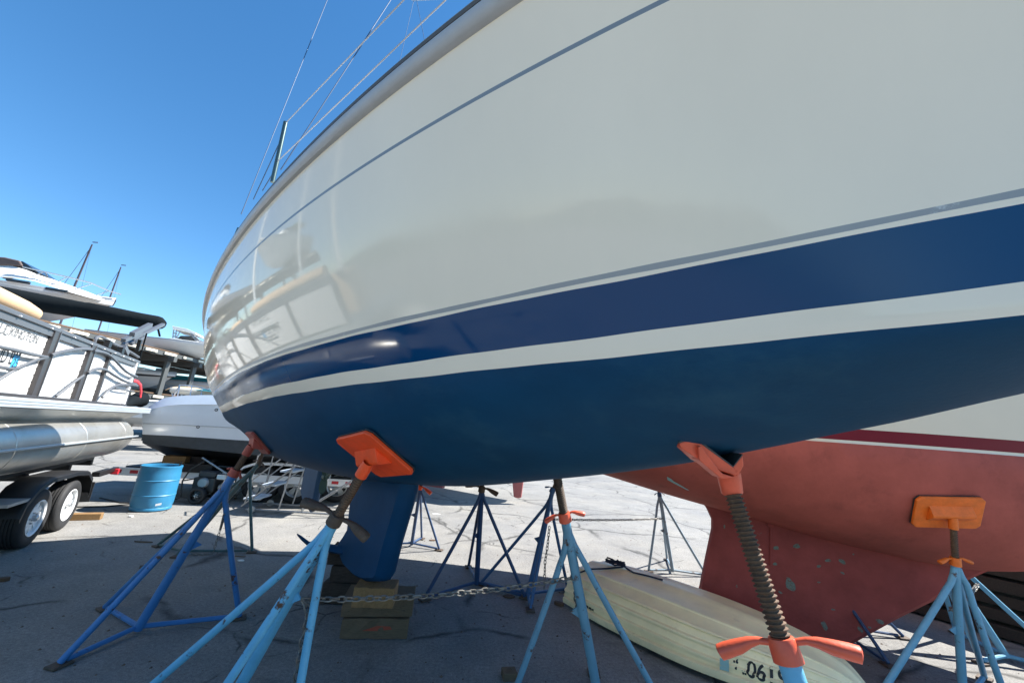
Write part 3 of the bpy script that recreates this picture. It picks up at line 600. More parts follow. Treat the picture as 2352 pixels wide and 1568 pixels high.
# bare patches where the paint has come off
def patch(x, y, w, h, rot, m, n=11):
    c_ = onred(x, y) - RN * .0885; rs = np.random.default_rng(int(x)); ring = []
    for k in range(n):
        a = 2 * math.pi * k / n; q = (w * math.cos(a), h * math.sin(a)); s_ = .7 + .5 * rs.random(); ring.append(c_ + s_ * (RA * (q[0] * math.cos(rot) - q[1] * math.sin(rot)) + V(0, 0, 1) * (q[0] * math.sin(rot) + q[1] * math.cos(rot))))
    return ring
M['bare'] = mat('bare_primer', (.16, .19, .16), .85, var=(60, .35), dirt=((.20, .08, .06), 45, .52, .1))
for x, y, w, h, r in ((1808, 1335, .040, .062, .3), (1823, 1249, .035, .022, .2), (1776, 1253, .03, .02, 0), (1926, 1284, .035, .02, -.6), (1893, 1281, .03, .014, .3), (1872, 1294, .022, .012, .4), (2009, 1418, .035, .02, -.5), (1965, 1436, .032, .014, -.8), (1986, 1431, .015, .01, 0), (1885, 1428, .025, .04, .3), (1774, 1289, .02, .014, 0), (1950, 1267, .008, .009, 0), (1872, 1330, .015, .008, 0), (1904, 1391, .018, .008, .1), (1786, 1353, .02, .01, -.6), (1926, 1309, .02, .01, -.5), (1688, 1339, .008, .015, 0), (1660, 1205, .008, .02, 0)):
    MB().prism(patch(x, y, w, h, r, None), -RN * .0012).build('bare_patch', 'bare', rb, smooth=False)
sp = []
def redhit(x, y, rad=16):
    best = None
    for xx in np.linspace(-.7, 6, 110):
        for u in np.linspace(.02, 1, 40):
            p = red(xx, u); q = proj(p)
            if math.hypot(q[0] - x, q[1] - y) < rad and (best is None or np.linalg.norm(p - CP) < np.linalg.norm(best[0] - CP)): best = (p, xx, u)
    p, xx, u = best; n = nz(np.cross(red(xx + .03, u) - red(xx - .03, u), red(xx, min(1, u + .03)) - red(xx, u - .03))); return p, (n if n[2] < 0 else -n)
# white scrape near the stern
s0_, n0_ = redhit(1545, 1118); s1_, _ = redhit(1590, 1140); ex_ = nz(s1_ - s0_); ey_ = nz(np.cross(n0_, ex_))
MB().prism([s0_ + n0_ * .004 + ex_ * a + ey_ * b for a, b in ((-.09, .035), (-.04, .03), (.0, .012), (.05, .008), (.19, -.012), (.17, -.022), (.02, -.018), (-.05, -.012))], n0_ * .002).build('bare_patch', 'sticker_pale', rb, smooth=False)
# J: amber pad on the red hull
pJ, nJ = redhit(2168, 1188); hubJ = at(2212, 1612, .05); tipJ = pJ + nz(V(0, -.55, -.85)) * .075
topJ = polept(hubJ, tipJ, 1288)
sJ = stand('pale steel blue boat stand pressing an amber pad against the red hull', hubJ, topJ, tipJ, 'steel_blue_paint', feet=[at(2000, 1640), at(2330, 1660), at(2262, 1560)], rod='rust', grip='amber', pad=(pJ, nJ, RA), padmat='amber', padsize=(.46, .27), gdir=ray(2236, 1298) - ray(2130, 1270), garm=.10, pole_r=.026, leg_r=.021, rr=.021, att=.84)
sK = stand('steel blue boat stand at the right edge in front of the dark timber pile', V(4.98, 4.22, 0), V(4.75, 4.55, .98), V(4.7, 4.6, 1.2), 'steel_blue_paint', feet=[at(2254, 1524), V(5.35, 4.0, 0), V(5.1, 4.75, 0)], grip='rust', pole_r=.030, leg_r=.022, garm=.06, att=.90, pad=(V(4.69, 4.62, 1.23), V(0, .2, -1), RA), padsize=(.25, .2))
sL = stand('dark boat stand just behind the tip of the red keel, mostly hidden', V(3.62, 4.62, 0), V(3.45, 4.70, .98), V(3.42, 4.7, 1.1), 'dark_blue_paint', feet=[at(2075, 1466), at(2042, 1530), V(3.3, 5.0, 0)], grip='rust', pole_r=.022, leg_r=.015, garm=.05)

# ------------------------------------------------------------------ chains
def lugp(s): return V(*s['_lug'])
ch_group = None
pa = lugp(sA); pg = polept(hubG, tipG, 1325) - ray(1310, 1325) * .0
c1 = chain_mesh(catenary(pa, pg, .035, 24), .046, .0048, .0135).build('chain', 'chain', None, loc=pa); tag(c1, 'long galvanised chain stretched low past the timber blocks under the boat', 'chain')
c2 = chain_mesh(catenary(polept(hubF, topF, 1190) + V(.02, -.02, 0), polept(hubH, topH, 1190), .015, 20), .046, .0045, .013).build('chain', 'chain', None, loc=topF); tag(c2, 'thin taut chain running level between two far stands on sunlit ground', 'chain')
c3 = chain_mesh([at(1262, 1208, 1.0) * 0 + onp(1262, 1208, topF[:2], V(1, .2)), onp(1258, 1250, topF[:2], V(1, .2)), onp(1252, 1290, topF[:2], V(1, .2)), onp(1250, 1352, topF[:2], V(1, .2))], .046, .0045, .013).build('chain', 'chain', None, loc=topF); tag(c3, 'short chain hanging straight down from the leaning royal blue stand', 'chain')
qa = lugp(sA); c4 = chain_mesh([qa, onp(708, 1400, qa[:2], V(1, .1)), onp(697, 1460, qa[:2], V(1, .1)), onp(683, 1535, qa[:2], V(1, .1)), onp(678, 1580, qa[:2], V(1, .1))], .046, .005, .0135).build('chain', 'chain', None, loc=qa); tag(c4, 'rusty chain hanging from the sky blue stand down to the shaded ground', 'chain')
qb = onp(516, 1180, hubB[:2], V(1, .1)); c5 = chain_mesh([qb, onp(506, 1215, hubC[:2] + V(.5, .1), V(1, .1)), at(490, 1268, .02), at(465, 1272, .012), at(440, 1271, .012)], .046, .004, .012).build('chain', 'chain', None, loc=qb); tag(c5, 'slack chain trailing onto the ground beside the dark green stand', 'chain')
pgl = pg; c6 = chain_mesh([pgl, onp(1322, 1370, pgl[:2] + V(0, .15), V(1, 0)), onp(1329, 1405, pgl[:2] + V(0, .2), V(1, 0)), onp(1338, 1440, pgl[:2] + V(0, .2), V(1, 0))], .046, .005, .0135).build('chain', 'chain', None, loc=pgl); tag(c6, 'short chain hanging beside the flat end of the upturned dinghy', 'chain')
pk = polept(V(4.98, 4.22, .06), V(4.75, 4.55, .98), 1395); pj = polept(hubJ, topJ, 1412)
c7 = chain_mesh(catenary(pj + V(.05, .1, 0), pk + V(.08, 0, .22), .02, 20), .046, .005, .0135).build('chain', 'chain', None, loc=pk); tag(c7, 'chain rising to the right in front of the dark timber pile', 'chain')
# ------------------------------------------------------------------ timber blocks under the keel
def block(label, c, hx, hy, hz, yaw, m, group='timber blocks under the keel', tilt=0.):
    c_, s_ = math.cos(yaw), math.sin(yaw); X = V(c_, s_, math.sin(tilt)) * hx; Y = V(-s_, c_, 0) * hy
    rs = np.random.default_rng(int(abs(c[0] * 977 + c[2] * 3911))); mb = MB(); n = 7; rws = []      # sawn beam: worn, slightly crooked edges
    for i in range(n + 1):
        f = -1 + 2 * i / n; q = lambda a, b: np.asarray(c) + X * f + Y * (a + .035 * rs.normal()) + V(0, 0, hz) * (b * (1 - .05 * abs(rs.normal())))
        rws.append([q(-1, -1), q(-1, 0), q(-1, 1), q(0, 1), q(1, 1), q(1, -1), q(0, -1)])
    rws = [r + [r[0]] for r in rws]; mb.grid(rws); mb.add(rws[0][:-1], [tuple(range(7))]); mb.add(rws[-1][:-1], [tuple(range(7))])
    o = mb.build('timber_block', m, None, smooth=False, bevel=.006, loc=c, merge=.0005); return tag(o, label, 'timber block', group)
kb = onCL(862, 1336); kx, ky = kb[0] , kb[1]; kz = kb[2]
yw = math.atan2(CLN[1], CLN[0]) - .55
h1 = kz / 3
def bc(x, y, z): return at(x, y, z)
p0 = at(862, 1440, h1 * .5); d_ = V(math.cos(.17), math.sin(.17), 0); e_ = V(-math.sin(.17), math.cos(.17), 0)
block('weathered beam with a red stain, lowest of the stack below the keel', p0 + e_ * .12 + V(0, 0, 0), .27, .15, h1 * .5 - .002, .17, 'wood_old')
block('grey green beam lying second from the bottom of the keel stack', p0 + V(.0, 0, h1) + e_ * .13 + d_ * .0, .29, .14, h1 * .5 - .002, .16, 'wood_old')
stn = MB(); f_ = p0 + e_ * (-.032) ; stn.prism([f_ + d_ * a + V(0, 0, b) for a, b in ((-.1, -.01), (.02, .025), (.12, .02), (.14, .0), (.02, -.012))], -e_ * .0015); 
stn.build('red_stain', 'wood_stain', bpy.data.objects['timber_block'], smooth=False)
block('yellow end grained block directly under the keel, topmost of its stack', V(kb[0] + .02, kb[1], kz - h1 * .5), .16, .11, h1 * .5 - .003, .10, 'wood_new')
q = at(800, 1375, .25)
for k, (lab, z, hx, yy, m) in enumerate((('dark rotten beam behind the stack, under two darker pieces', .10, .26, .02, 'wood_dark'), ('black flaking beam in the middle of the pile behind the stack', .27, .24, .05, 'wood_dark'), ('black split timber leaning on top of the pile behind the stack', .415, .19, -.06, 'wood_dark'))):
    c_ = V(-1.42, 4.42, z); block(lab, c_ + V(yy, 0, 0), hx, .16, (.095, .07, .07)[k], .05 + .06 * k, m, tilt=(0, 0, .0)[k])

# ------------------------------------------------------------------ the upturned dinghy
DA = nz(V(.640, -.768, 0)); DN = V(-DA[1], DA[0], 0); DS = V(.79, 4.70, 0) + DN * .52                         # transom middle, axis to the bow
dg = thing('dinghy', 'cream plastic dinghy lying upside down on the ground beside the red keel', 'dinghy', tuple(DS + DA * 1.2))
def dsec(t):
    """half outline of the upturned hull at t (0 transom .. 1 bow): list of (y, z)"""
    w = pchip(np.array([0, .25, .5, .75, .92, 1.]), np.array([.51, .59, .60, .50, .26, .03]), t); h = pchip(np.array([0, .12, .4, .75, .92, 1.]), np.array([.345, .37, .38, .35, .27, .12]), t)
    rise = .03 + .05 * t * t
    pr = [(1.055, 0), (1.065, .02), (1.06, .05), (1.0, .055), (.985, .07), (.96, .27), (.985, .285), (.98, .325), (.925, .34), (.88, .50), (.905, .515), (.89, .555), (.835, .56), (.77, .70), (.79, .72), (.76, .755), (.69, .755), (.54, .885), (.53, .925), (.46, .94), (.42, .925), (.15, .975), (.11, 1.0), (.07, 1.03), (.0, 1.035)]
    return [(a * w, rise + b * (h - rise) if b > .06 else rise + b) for a, b in pr]
ts = np.concatenate([np.linspace(0, .9, 26), np.linspace(.92, 1, 8)]); LEN = 2.45
def dpt_(t, y, z): return DS + DA * (LEN * t - (.05 * z if t == 0 else 0)) + DN * y + V(0, 0, z)
near = [[dpt_(t, -y, z) for y, z in dsec(t)] for t in ts]; farr = [[dpt_(t, y, z) for y, z in dsec(t)] for t in ts]
dm = MB(); dm.grid(near); dm.grid(farr)
e0 = near[0]; f0_ = farr[0]; inset = [[p + DA * .0 for p in e0[3:]]]
tr = e0[3:] + f0_[3:][::-1][1:]; ctr = sum(tr) / len(tr)
ring2 = [p + (ctr - p) * .04 - DA * .035 for p in tr]; ring3 = [p + (ctr - p) * .12 - DA * .045 for p in tr]
dm.grid([tr, ring2, ring3]); dm.add(ring3, [tuple(range(len(ring3)))])
dm.build('hull', 'dinghy', dg, ang=28, merge=.001)
# rope on the bottom
def dtop(t, y):
    s = dsec(t); ys = [a for a, b in s][::-1]; zsx = [b for a, b in s][::-1]; return dpt_(t, y, float(np.interp(abs(y), ys, zsx)) + .012)
rp = [dtop(0, -.40) - DA * .06 + V(0, 0, -.22), dtop(0, -.37) - DA * .055 + V(0, 0, -.06), dtop(.005, -.36) + V(0, 0, .0), dtop(.05, -.26), dtop(.10, -.12)]
for k in range(34):
    a = k * .62; rr_ = .075 + .02 * math.sin(k * 1.3); rp.append(dtop(.115, 0.0) + DA * (rr_ * 1.3 * math.cos(a)) + DN * (rr_ * .7 * math.sin(a)) + V(0, 0, .012 + .0011 * k + .012 * math.sin(k * 2.1)))
rp += [dtop(.17, .02), dtop(.22, -.04), dtop(.28, .0), dtop(.34, .03)]
rope = MB().tube(rp, .009, 7).build('rope', 'rope', None, loc=dtop(.115, 0)); tag(rope, 'navy rope coiled on top of the upturned dinghy', 'rope')
# registration digits, upside down on the near side, and the small maker's lettering
def side(t, k):     # point on the near side, k metres above the rim
    s = dsec(t); i = [(a, b) for a, b in s[3:]]; zs_ = [b for a, b in i]; ys_ = [a for a, b in i]; z = zs_[0] + k; return dpt_(t, -float(np.interp(z, zs_, ys_)) - .004, z)
def side_at(x, y):
    best = min(((t, k) for t in np.linspace(.02, .97, 96) for k in np.linspace(.01, .36, 36)), key=lambda q: math.hypot(*(np.array(proj(side(*q))) - (x, y)))); return side(*best)
def lettered(s, x0, y0, x1, y1, h, m, nm='registration'):     # upside down: reading starts at the right end
    o_ = side_at(x0, y0); X_ = side_at(x1, y1) - o_; n_ = nz(np.cross(X_, V(0, 0, -1))); Y_ = V(0, 0, -1) + nz(-DN) * .12
    ob = text(nm, s, o_ - DN * .004, X_, Y_, h, m, dg, off=.002, ex=.0015); og = ORG[ob]
    for v in ob.data.vertices:                                  # lay the paint on the stepped side
        p = V(*v.co) + og; t = float((p - DS) @ DA) / LEN; s_ = dsec(min(max(t, 0), 1))[3:]; y_ = -float(np.interp(p[2], [b for a, b in s_], [a for a, b in s_])) - .003
        p = p + DN * (y_ - float((p - DS) @ DN)); v.co = p - og
lettered('5190', 1808, 1537, 1728, 1518, .092, 'black_text'); lettered('." ;.', 1722, 1522, 1600, 1494, .06, 'black_text')
lettered('water tender', 1362, 1399, 1346, 1390, .020, 'black_text', 'lettering')
st3 = side_at(1661, 1525); X_ = side_at(1670, 1528) - side_at(1620, 1515); X_ = nz(X_); MB().prism([st3 + X_ * a + nz(V(0, 0, 1) + DN * .12) * b - DN * .003 for a, b in ((-.032, -.036), (.032, -.036), (.032, .036), (-.032, .036))], -DN * .0015).build('sticker', 'sticker_pale', dg, smooth=False)

# ------------------------------------------------------------------ timber pile at the right
PQ = at(2084, 1406); PV = nz(at(2342, 1483) - at(2084, 1406)); PN = V(-PV[1], PV[0], 0); PN = PN if PN[0] > 0 else -PN
k = 0; wide = ['lowest', 'second', 'third', 'fourth', 'topmost']
for lay_ in range(6):
    for j in range(2):
        L0 = -1.6 + .15 * rng.random(); L1 = 1.9 + .3 * rng.random(); z0 = .02 + lay_ * .155; off = .04 * rng.random()
        c_ = PQ + PV * (L0 + L1) / 2 + PN * (.16 + j * .34 + off) + V(0, 0, z0 + .06)
        o = MB().box(c_, PV * (L1 - L0) / 2, PN * .15, V(0, 0, .055 + .01 * rng.random())).build('timber', 'wood_dark', None, smooth=False, bevel=.008, loc=c_)
        tag(o, 'dark weathered timber beam in the stacked pile at the right edge', 'timber', 'beams in the dark timber pile')
        if j == 0 and lay_ < 5:
            for w in (-1.2, 0, 1.1):
                o = MB().box(PQ + PV * w + PN * .36 + V(0, 0, z0 + .137), PV * .05, PN * .34, V(0, 0, .017)).build('spacer_strip', 'wood_dark', None, smooth=False, loc=PQ + PV * w + PN * .36); tag(o, 'short dark spacer strip wedged between beams of the pile', 'timber', 'spacers in the dark timber pile')
# ------------------------------------------------------------------ small scraps on the yard
def scrap(label, x, y, sx, sy, sz, yaw, m, nm='wood_scrap', cat='scrap'):
    p = at(x, y); c_, s_ = math.cos(yaw), math.sin(yaw); n = 7; rs = np.random.default_rng(int(x * 7 + y)); ring = [p + V(c_ * a - s_ * b, s_ * a + c_ * b, .002) for a, b in [((sx * (.75 + .5 * rs.random())) * math.cos(2 * math.pi * k / n), (sy * (.75 + .5 * rs.random())) * math.sin(2 * math.pi * k / n)) for k in range(n)]]
    o = MB().prism(ring, V(0, 0, sz)).build(nm, m, None, smooth=False, loc=p); return tag(o, label, cat)
scrap('flat grey splinter of wood in the shade near the trailer wheel', 330, 1245, .11, .02, .012, .1, 'scrap')
scrap('small brown chip of wood between the stands at the left', 541, 1325 - 200 + 20, .03, .03, .02, .3, 'scrap')
scrap('crumpled white paper scrap in the shade by the royal blue stand', 553, 1288, .035, .02, .012, .2, 'paper', 'paper_scrap')
scrap('tiny white paper scrap on sunlit ground below the blue drum', 300, 1187, .035, .025, .02, .2, 'paper', 'paper_scrap')
scrap('rusty brown wood chip lying in shade left of the royal blue stand', 330, 1305, .04, .025, .03, .4, 'scrap')
scrap('dark curled leaf at the left edge of the shaded ground', 6, 1334, .05, .03, .03, .4, 'leaf', 'leaf')
scrap('dry reddish leaf on sunlit ground right of the keel', 993, 1241, .05, .03, .01, .2, 'leaf', 'leaf')
scrap('brown dead leaf in the shade under the dark blue stand', 1168, 1371, .06, .035, .015, .1, 'leaf', 'leaf')
scrap('curled brown leaf in the shade in front of the dinghy', 1283, 1389, .05, .03, .03, -.5, 'leaf', 'leaf')
scrap('white flake of paint on the bright ground behind the keel', 1001, 1180, .09, .05, .004, .0, 'paper', 'paint_flake')
scrap('thin pale splinter of wood on the shaded ground at left', 552, 1268 + 10, .06, .008, .008, .1, 'scrap')
bk = at(1169, 1556); bo = MB().box(bk + V(0, 0, .025), V(.05, .01, 0), V(-.01, .045, 0), V(0, 0, .025)).lathe(bk + V(0, 0, .05), V(0, 0, 1), [(.022, .002), (.018, .002), (.018, -.001)], 14).build('wood_scrap', 'wood_old', None, smooth=False, bevel=.004, loc=bk); tag(bo, 'squared grey wood offcut with a hole at the bottom of the picture', 'scrap')

pe = MB(); prs = np.random.default_rng(11)
for k in range(2200):
    d_ = 1.9 + 9 * prs.random() ** 1.6; a_ = R(-52 + 104 * prs.random()); c_ = V(d_ * math.sin(a_), d_ * math.cos(a_), 0); r0 = .0025 + .009 * prs.random() ** 3
    vs = [c_ + V(r0 * (1 + .5 * prs.random()) * math.cos(t), r0 * (1 + .5 * prs.random()) * math.sin(t), .0) for t in np.linspace(0, 2 * math.pi, 6)[:-1]] + [c_ + V(r0 * .3 * prs.random(), 0, r0 * 1.1)]
    pe.add(vs, [(i, (i + 1) % 5, 5) for i in range(5)])
gv = pe.build('gravel', 'scrap', None, smooth=False, fix=False); struct(gv, 'stuff')
# ------------------------------------------------------------------ pontoon boat on its trailer
PO = V(-5.9135, 5.8705, 0); PU = nz(V(-.48887, .87236, 0)); PNR = V(PU[1], -PU[0], 0)          # PU runs along the boat, PNR out of the side seen
def pb(u, w, z): return PO + PU * u + PNR * w + V(0, 0, z)
def puz(x, y, w=0.):
    q = PO + PNR * w; P = onp(x, y, q[:2], PU[:2]); return float((P - PO) @ PU), float(P[2])
pn = thing('pontoon_boat', 'white and grey pontoon boat with wavy side rails and folded black canopy on a trailer', 'pontoon boat', tuple(pb(-.5, -1.25, 0)))
U0, U1 = -4.6, 2.28
# floats
for w in (-.33, -2.17):
    f = MB(); prof = [(.001, -5.0), (.2, -4.9), (.31, -4.6)] + [(.315, u) for u in np.linspace(-4.4, 1.55, 9)] + [(.30, 1.8), (.25, 2.02), (.17, 2.18), (.06, 2.25), (.001, 2.26)]
    vs = []
    f.lathe(pb(0, w, 1.17), PU, prof, 40)
    fl = f.build('float', 'tube_alu', pn, ang=40)
    s_ = MB(); s_.beam(pb(-4.5, w + .325, 1.185), pb(1.95, w + .325, 1.185), .035, .022); s_.build('spray_strake', 'deck_alu', fl, smooth=False, bevel=.004)
    for u in np.linspace(-4.0, 1.5, 7): pass
    for u in (-3.6, -1.9, -.2, 1.35): MB().lathe(pb(u, w, 1.17), PU, [(.314, -.012), (.319, -.006), (.319, .006), (.314, .012)], 40).build('weld_seam', 'tube_alu', fl)
    rs_ = MB(); rs_.prism([pb(-4.4, w + .10, 1.46), pb(-4.4, w + .27, 1.60), pb(2.0, w + .27, 1.60), pb(1.75, w + .10, 1.46)], -PNR * .2); rs_.build('riser', 'tube_alu', fl, smooth=False)
# deck with ribbed edge extrusion
dkm = MB().box(pb((U0 + U1) / 2, -1.27, 1.655), PU * (U1 - U0) / 2, PNR * 1.23, V(0, 0, .045)).build('deck', 'deck_alu', pn, smooth=False)
ed = MB(); sec = [(0, 1.61), (.025, 1.61), (.025, 1.628), (.018, 1.631), (.018, 1.640), (.026, 1.643), (.026, 1.658), (.018, 1.661), (.018, 1.670), (.026, 1.673), (.026, 1.690), (.018, 1.693), (.018, 1.70), (.0, 1.706)]
ed.prism([pb(U0, -.02 + a, z) for a, z in sec], PU * (U1 - U0)); ed.build('edge_rail', 'deck_alu', pn, smooth=False)
MB().box(pb(-1.1, -1.25, 1.56), PU * 3.2, PNR * .95, V(0, 0, .04)).build('cross_beams', 'black_paint', pn, smooth=False)
# fence: posts, rails, ribbed panels, curved tubes
w0 = -.06
ZT = (puz(120, 752, w0)[1] + puz(322, 834, w0)[1]) / 2; ZB = (puz(60, 906, w0)[1] + puz(295, 931, w0)[1]) / 2 - .01
FE = puz(318, 832, w0)[0]; posts = [-4.4, -3.35] + [(puz(*a, w=w0)[0] + puz(*b, w=w0)[0]) / 2 for a, b in (((128, 756), (80, 905)), ((213, 790), (175, 912)), ((252, 808), (222, 915)))] + [FE - .04]
for i, u in enumerate(posts):
    wd = .135 if i in (2, 3) else .06
    MB().box(pb(u, w0, (ZT + ZB) / 2), PU * wd / 2, PNR * .02, V(0, 0, (ZT - ZB) / 2)).build('fence_post', 'dark_bronze', pn, smooth=False, bevel=.005)
    if i in (2, 3): MB().beam(pb(u + wd * .32, w0 + .021, ZB), pb(u + wd * .32, w0 + .021, ZT), .014, .014, PNR).build('post_trim', 'rail_alu', pn, smooth=False)
tr_ = MB(); tr_.box(pb((FE - 4.4) / 2, w0, ZT), PU * (FE + 4.4) / 2, PNR * .024, V(0, 0, .024)); tr_.build('top_rail', 'rail_alu', pn, smooth=False, bevel=.008)
MB().box(pb((FE - 4.4) / 2, w0 - .005, ZT - .055), PU * (FE + 4.4) / 2, PNR * .012, V(0, 0, .032)).build('under_rail', 'rail_alu', pn, smooth=False)
MB().box(pb((FE - 4.4) / 2, w0, ZB - .012), PU * (FE + 4.4) / 2, PNR * .024, V(0, 0, .03)).build('bottom_rail', 'dark_bronze', pn, smooth=False, bevel=.006)
for a, b in zip(posts[:-1], posts[1:]):
    p = MB(); rws = []; n = 9; zz = []
    for k in range(n):
        z0 = ZB + .02 + (ZT - ZB - .10) * k / n; dz = (ZT - ZB - .10) / n
        zz += [(z0, 0), (z0 + dz * .70, 0.0), (z0 + dz * .80, -.004), (z0 + dz * .92, -.004)]
    zz.append((ZB + .02 + (ZT - ZB - .10), 0)); p.grid([[pb(a, w0 - .02 + o, z) for z, o in zz], [pb(b, w0 - .02 + o, z) for z, o in zz]])
    p.build('side_panel', 'panel_white', pn, smooth=False)
gy_ = MB(); gy_.box(pb((FE + .78) / 2, w0, (ZT + ZB) / 2 - .01), PU * .03, PNR * .02, V(0, 0, (ZT - ZB) / 2)); gy_.build('corner_trim', 'white_paint', pn, smooth=False)
def ctube(pts, r=.019, nm='curved_rail', m='rail_alu', w=.0):
    q = [puz(*p, w=w0 + .03 + w) for p in pts]; P = [pb(u, w0 + .03 + w, z) for u, z in q]; out = []
    for i in range(len(P) - 1):
        a = P[max(i - 1, 0)]; b = P[i]; c = P[i + 1]; d = P[min(i + 2, len(P) - 1)]
        for t in np.linspace(0, 1, 6, endpoint=False): out.append(.5 * ((2 * b) + (-a + c) * t + (2 * a - 5 * b + 4 * c - d) * t * t + (-a + 3 * b - 3 * c + d) * t**3))
    out.append(P[-1]); return MB().tube(out, r, 8).build(nm, m, pn)
z1 = lambda *pts: [(a * .25, 520.6 + b * .25) for a, b in pts]
ctube(z1((470, 1180), (560, 1150), (700, 1126), (770, 1122), (840, 1126)))
ctube(z1((860, 1140), (950, 1155), (1010, 1185), (1070, 1240), (1130, 1305), (1190, 1350), (1255, 1376)))
ctube(z1((805, 1345), (850, 1318), (905, 1304), (970, 1315), (1050, 1365), (1130, 1410), (1190, 1435), (1250, 1448)))
ctube(z1((940, 1568), (990, 1508), (1050, 1466), (1110, 1452), (1200, 1452), (1260, 1460)))
ctube(z1((1060, 1480), (1130, 1496), (1230, 1510)), .010)
ctube(z1((515, 1558), (600, 1490), (690, 1420), (765, 1366)), .014)
ctube(z1((-60, 1435), (60, 1360), (150, 1305), (260, 1255), (340, 1222), (430, 1200)), .014)
ctube(z1((-80, 1088), (120, 1130), (300, 1175), (430, 1196)), .016, 'mid_rail'); ctube(z1((-80, 1278), (60, 1300), (170, 1306)), .014, 'mid_rail')
# lettering: a slim roman face made of strokes
def roman(s, u0, zt, h, wpl, parent, w):
    """strokes with small serifs; u runs to the reader's right"""
    G = {'L': [(0, 0, 0, 1), (0, 0, .6, 0), (.6, 0, .62, .2)], 'E': [(0, 0, 0, 1), (0, 0, .6, 0), (0, 1, .58, 1), (0, .52, .42, .52), (.6, 0, .62, .18), (.58, 1, .6, .83)], 'X': [(0, 0, .66, 1), (0, 1, .66, 0)], 'I': [(.1, 0, .1, 1)],
         'N': [(0, 0, 0, 1), (0, 1, .66, 0), (.66, 0, .66, 1)], 'T': [(.34, 0, .34, 1), (0, 1, .68, 1), (0, 1, -.01, .83), (.68, 1, .69, .83)], 'G': 'arc', 'O': 'ring'}
    mb = MB(); x = 0.
    def P(a, b): return pb(u0 + a * h, w, zt - h + b * h)
    def bar(a, b, c, d, t=.075): mb.beam(P(a, b), P(c, d), t * h, .003, PNR)
    for ch in s:
        g = G[ch]
        if g == 'ring' or g == 'arc':
            ks = np.linspace(0, 2 * math.pi, 25) if g == 'ring' else np.linspace(.7, 5.6, 19); pts = [P(x + .38 + .38 * math.cos(t), .5 + .5 * math.sin(t)) for t in ks]
            for a, b in zip(pts[:-1], pts[1:]): mb.beam(a, b + (b - a) * .12, .075 * h, .003, PNR)
            if g == 'arc': bar(x + .70, .05, x + .70, .45); bar(x + .52, .45, x + .86, .45, .05)
            x += .76
        else:
            for a, b, c, d in g:
                bar(x + a, b, x + c, d)
                for q in ((a, b), (c, d)):
                    if ch in 'LIT': 
                        if q[1] in (0, 1) and abs(a - c) < .01: bar(x + q[0] - .09, q[1], x + q[0] + .09, q[1], .04)
            x += {'I': .2}.get(ch, .66)
        x += wpl
    return mb.build('lettering', 'grey_text', parent, smooth=False), x * h
ua, za = puz(8, 742, w0); ub, zb_ = puz(94, 774, w0); wT = sum({'I': .2, 'G': .76, 'O': .76}.get(c, .66) + .22 for c in 'LEXINGTON') - .22; hL = (ub - ua - .02) / wT
roman('LEXINGTON', ua + .02, za + .0, hL, .22, pn, w0 - .014)
rg = MB(); r0 = [puz(*q, w=w0) for q in ((-40, 795), (47, 812), (44, 846), (-40, 832))]; rg.prism([pb(u, w0 - .012, z) for u, z in r0], PNR * .002); rg.build('registration_plate', 'panel_white', pn, smooth=False)
ur, zr = puz(0, 830, w0); text('registration', '7440 UD BM', pb(ur + .30, w0 - .0095, zr - .005), PU, V(0, 0, 1), .135, 'black_text', pn, ex=.0008, align='RIGHT', squeeze=.62, off=.002)
us_, zs_ = puz(31, 828, w0); MB().prism([pb(us_ + a, w0 - .0095, zs_ + b) for a, b in ((0, -.085), (.10, -.085), (.10, .055), (0, .055))], PNR * .0015).build('sticker', 'sticker', pn, smooth=False)
text('sticker_number', '25', pb(us_ + .012, w0 - .0075, zs_ - .06), PU, V(0, 0, 1), .085, 'black_text', pn, ex=.0006, squeeze=.8)
uS, zS = puz(303, 838, w0); text('lettering', 'S', pb(uS - .12, w0 + .002 - .012, zS), PU, V(0, 0, 1), .06, 'black_text', pn, ex=.0006); MB().box(pb(uS, w0 - .012, zS + .02), PU * .05, PNR * .002, V(0, 0, .025)).build('maker_plate', 'black_text', pn, smooth=False)
# snaps on the rail, tan bolsters
sn = MB()
for u in (-3.9, -3.2, -2.62, -2.03, -1.5, -1.02, -.6, -.2, .15, .45, .62): sn.lathe(pb(u, w0 + .024, ZT - .015), PNR, [(.013, 0), (.013, .006), (.008, .012), (.001, .013)], 10)
sn.build('snap', 'steel', pn)
bl = MB(); bl.tube([pb(-4.3, w0 - .06, 2.56), pb(-3., w0 - .06, 2.56), pb(-2.45, w0 - .06, 2.555), pb(-2.25, w0 - .06, 2.545), pb(-2.17, w0 - .06, 2.53)], [.085, .085, .08, .07, .03], 14); bl.build('seat_bolster', 'tan', pn)
b2 = MB(); b2.tube([pb(-1.35, w0 - .25, 2.52), pb(-.9, w0 - .25, 2.52), pb(-.55, w0 - .25, 2.50)], [.05, .06, .03], 12); b2.build('seat_bolster', 'tan', pn)
sb_ = MB(); sb_.box(pb(-3.4, -.42, 2.15), PU * 1.2, PNR * .25, V(0, 0, .33)); sb_.box(pb(-1.0, -.5, 2.15), PU * .5, PNR * .25, V(0, 0, .3)); sb_.build('bench_seat', 'tan', pn, smooth=False, bevel=.04)
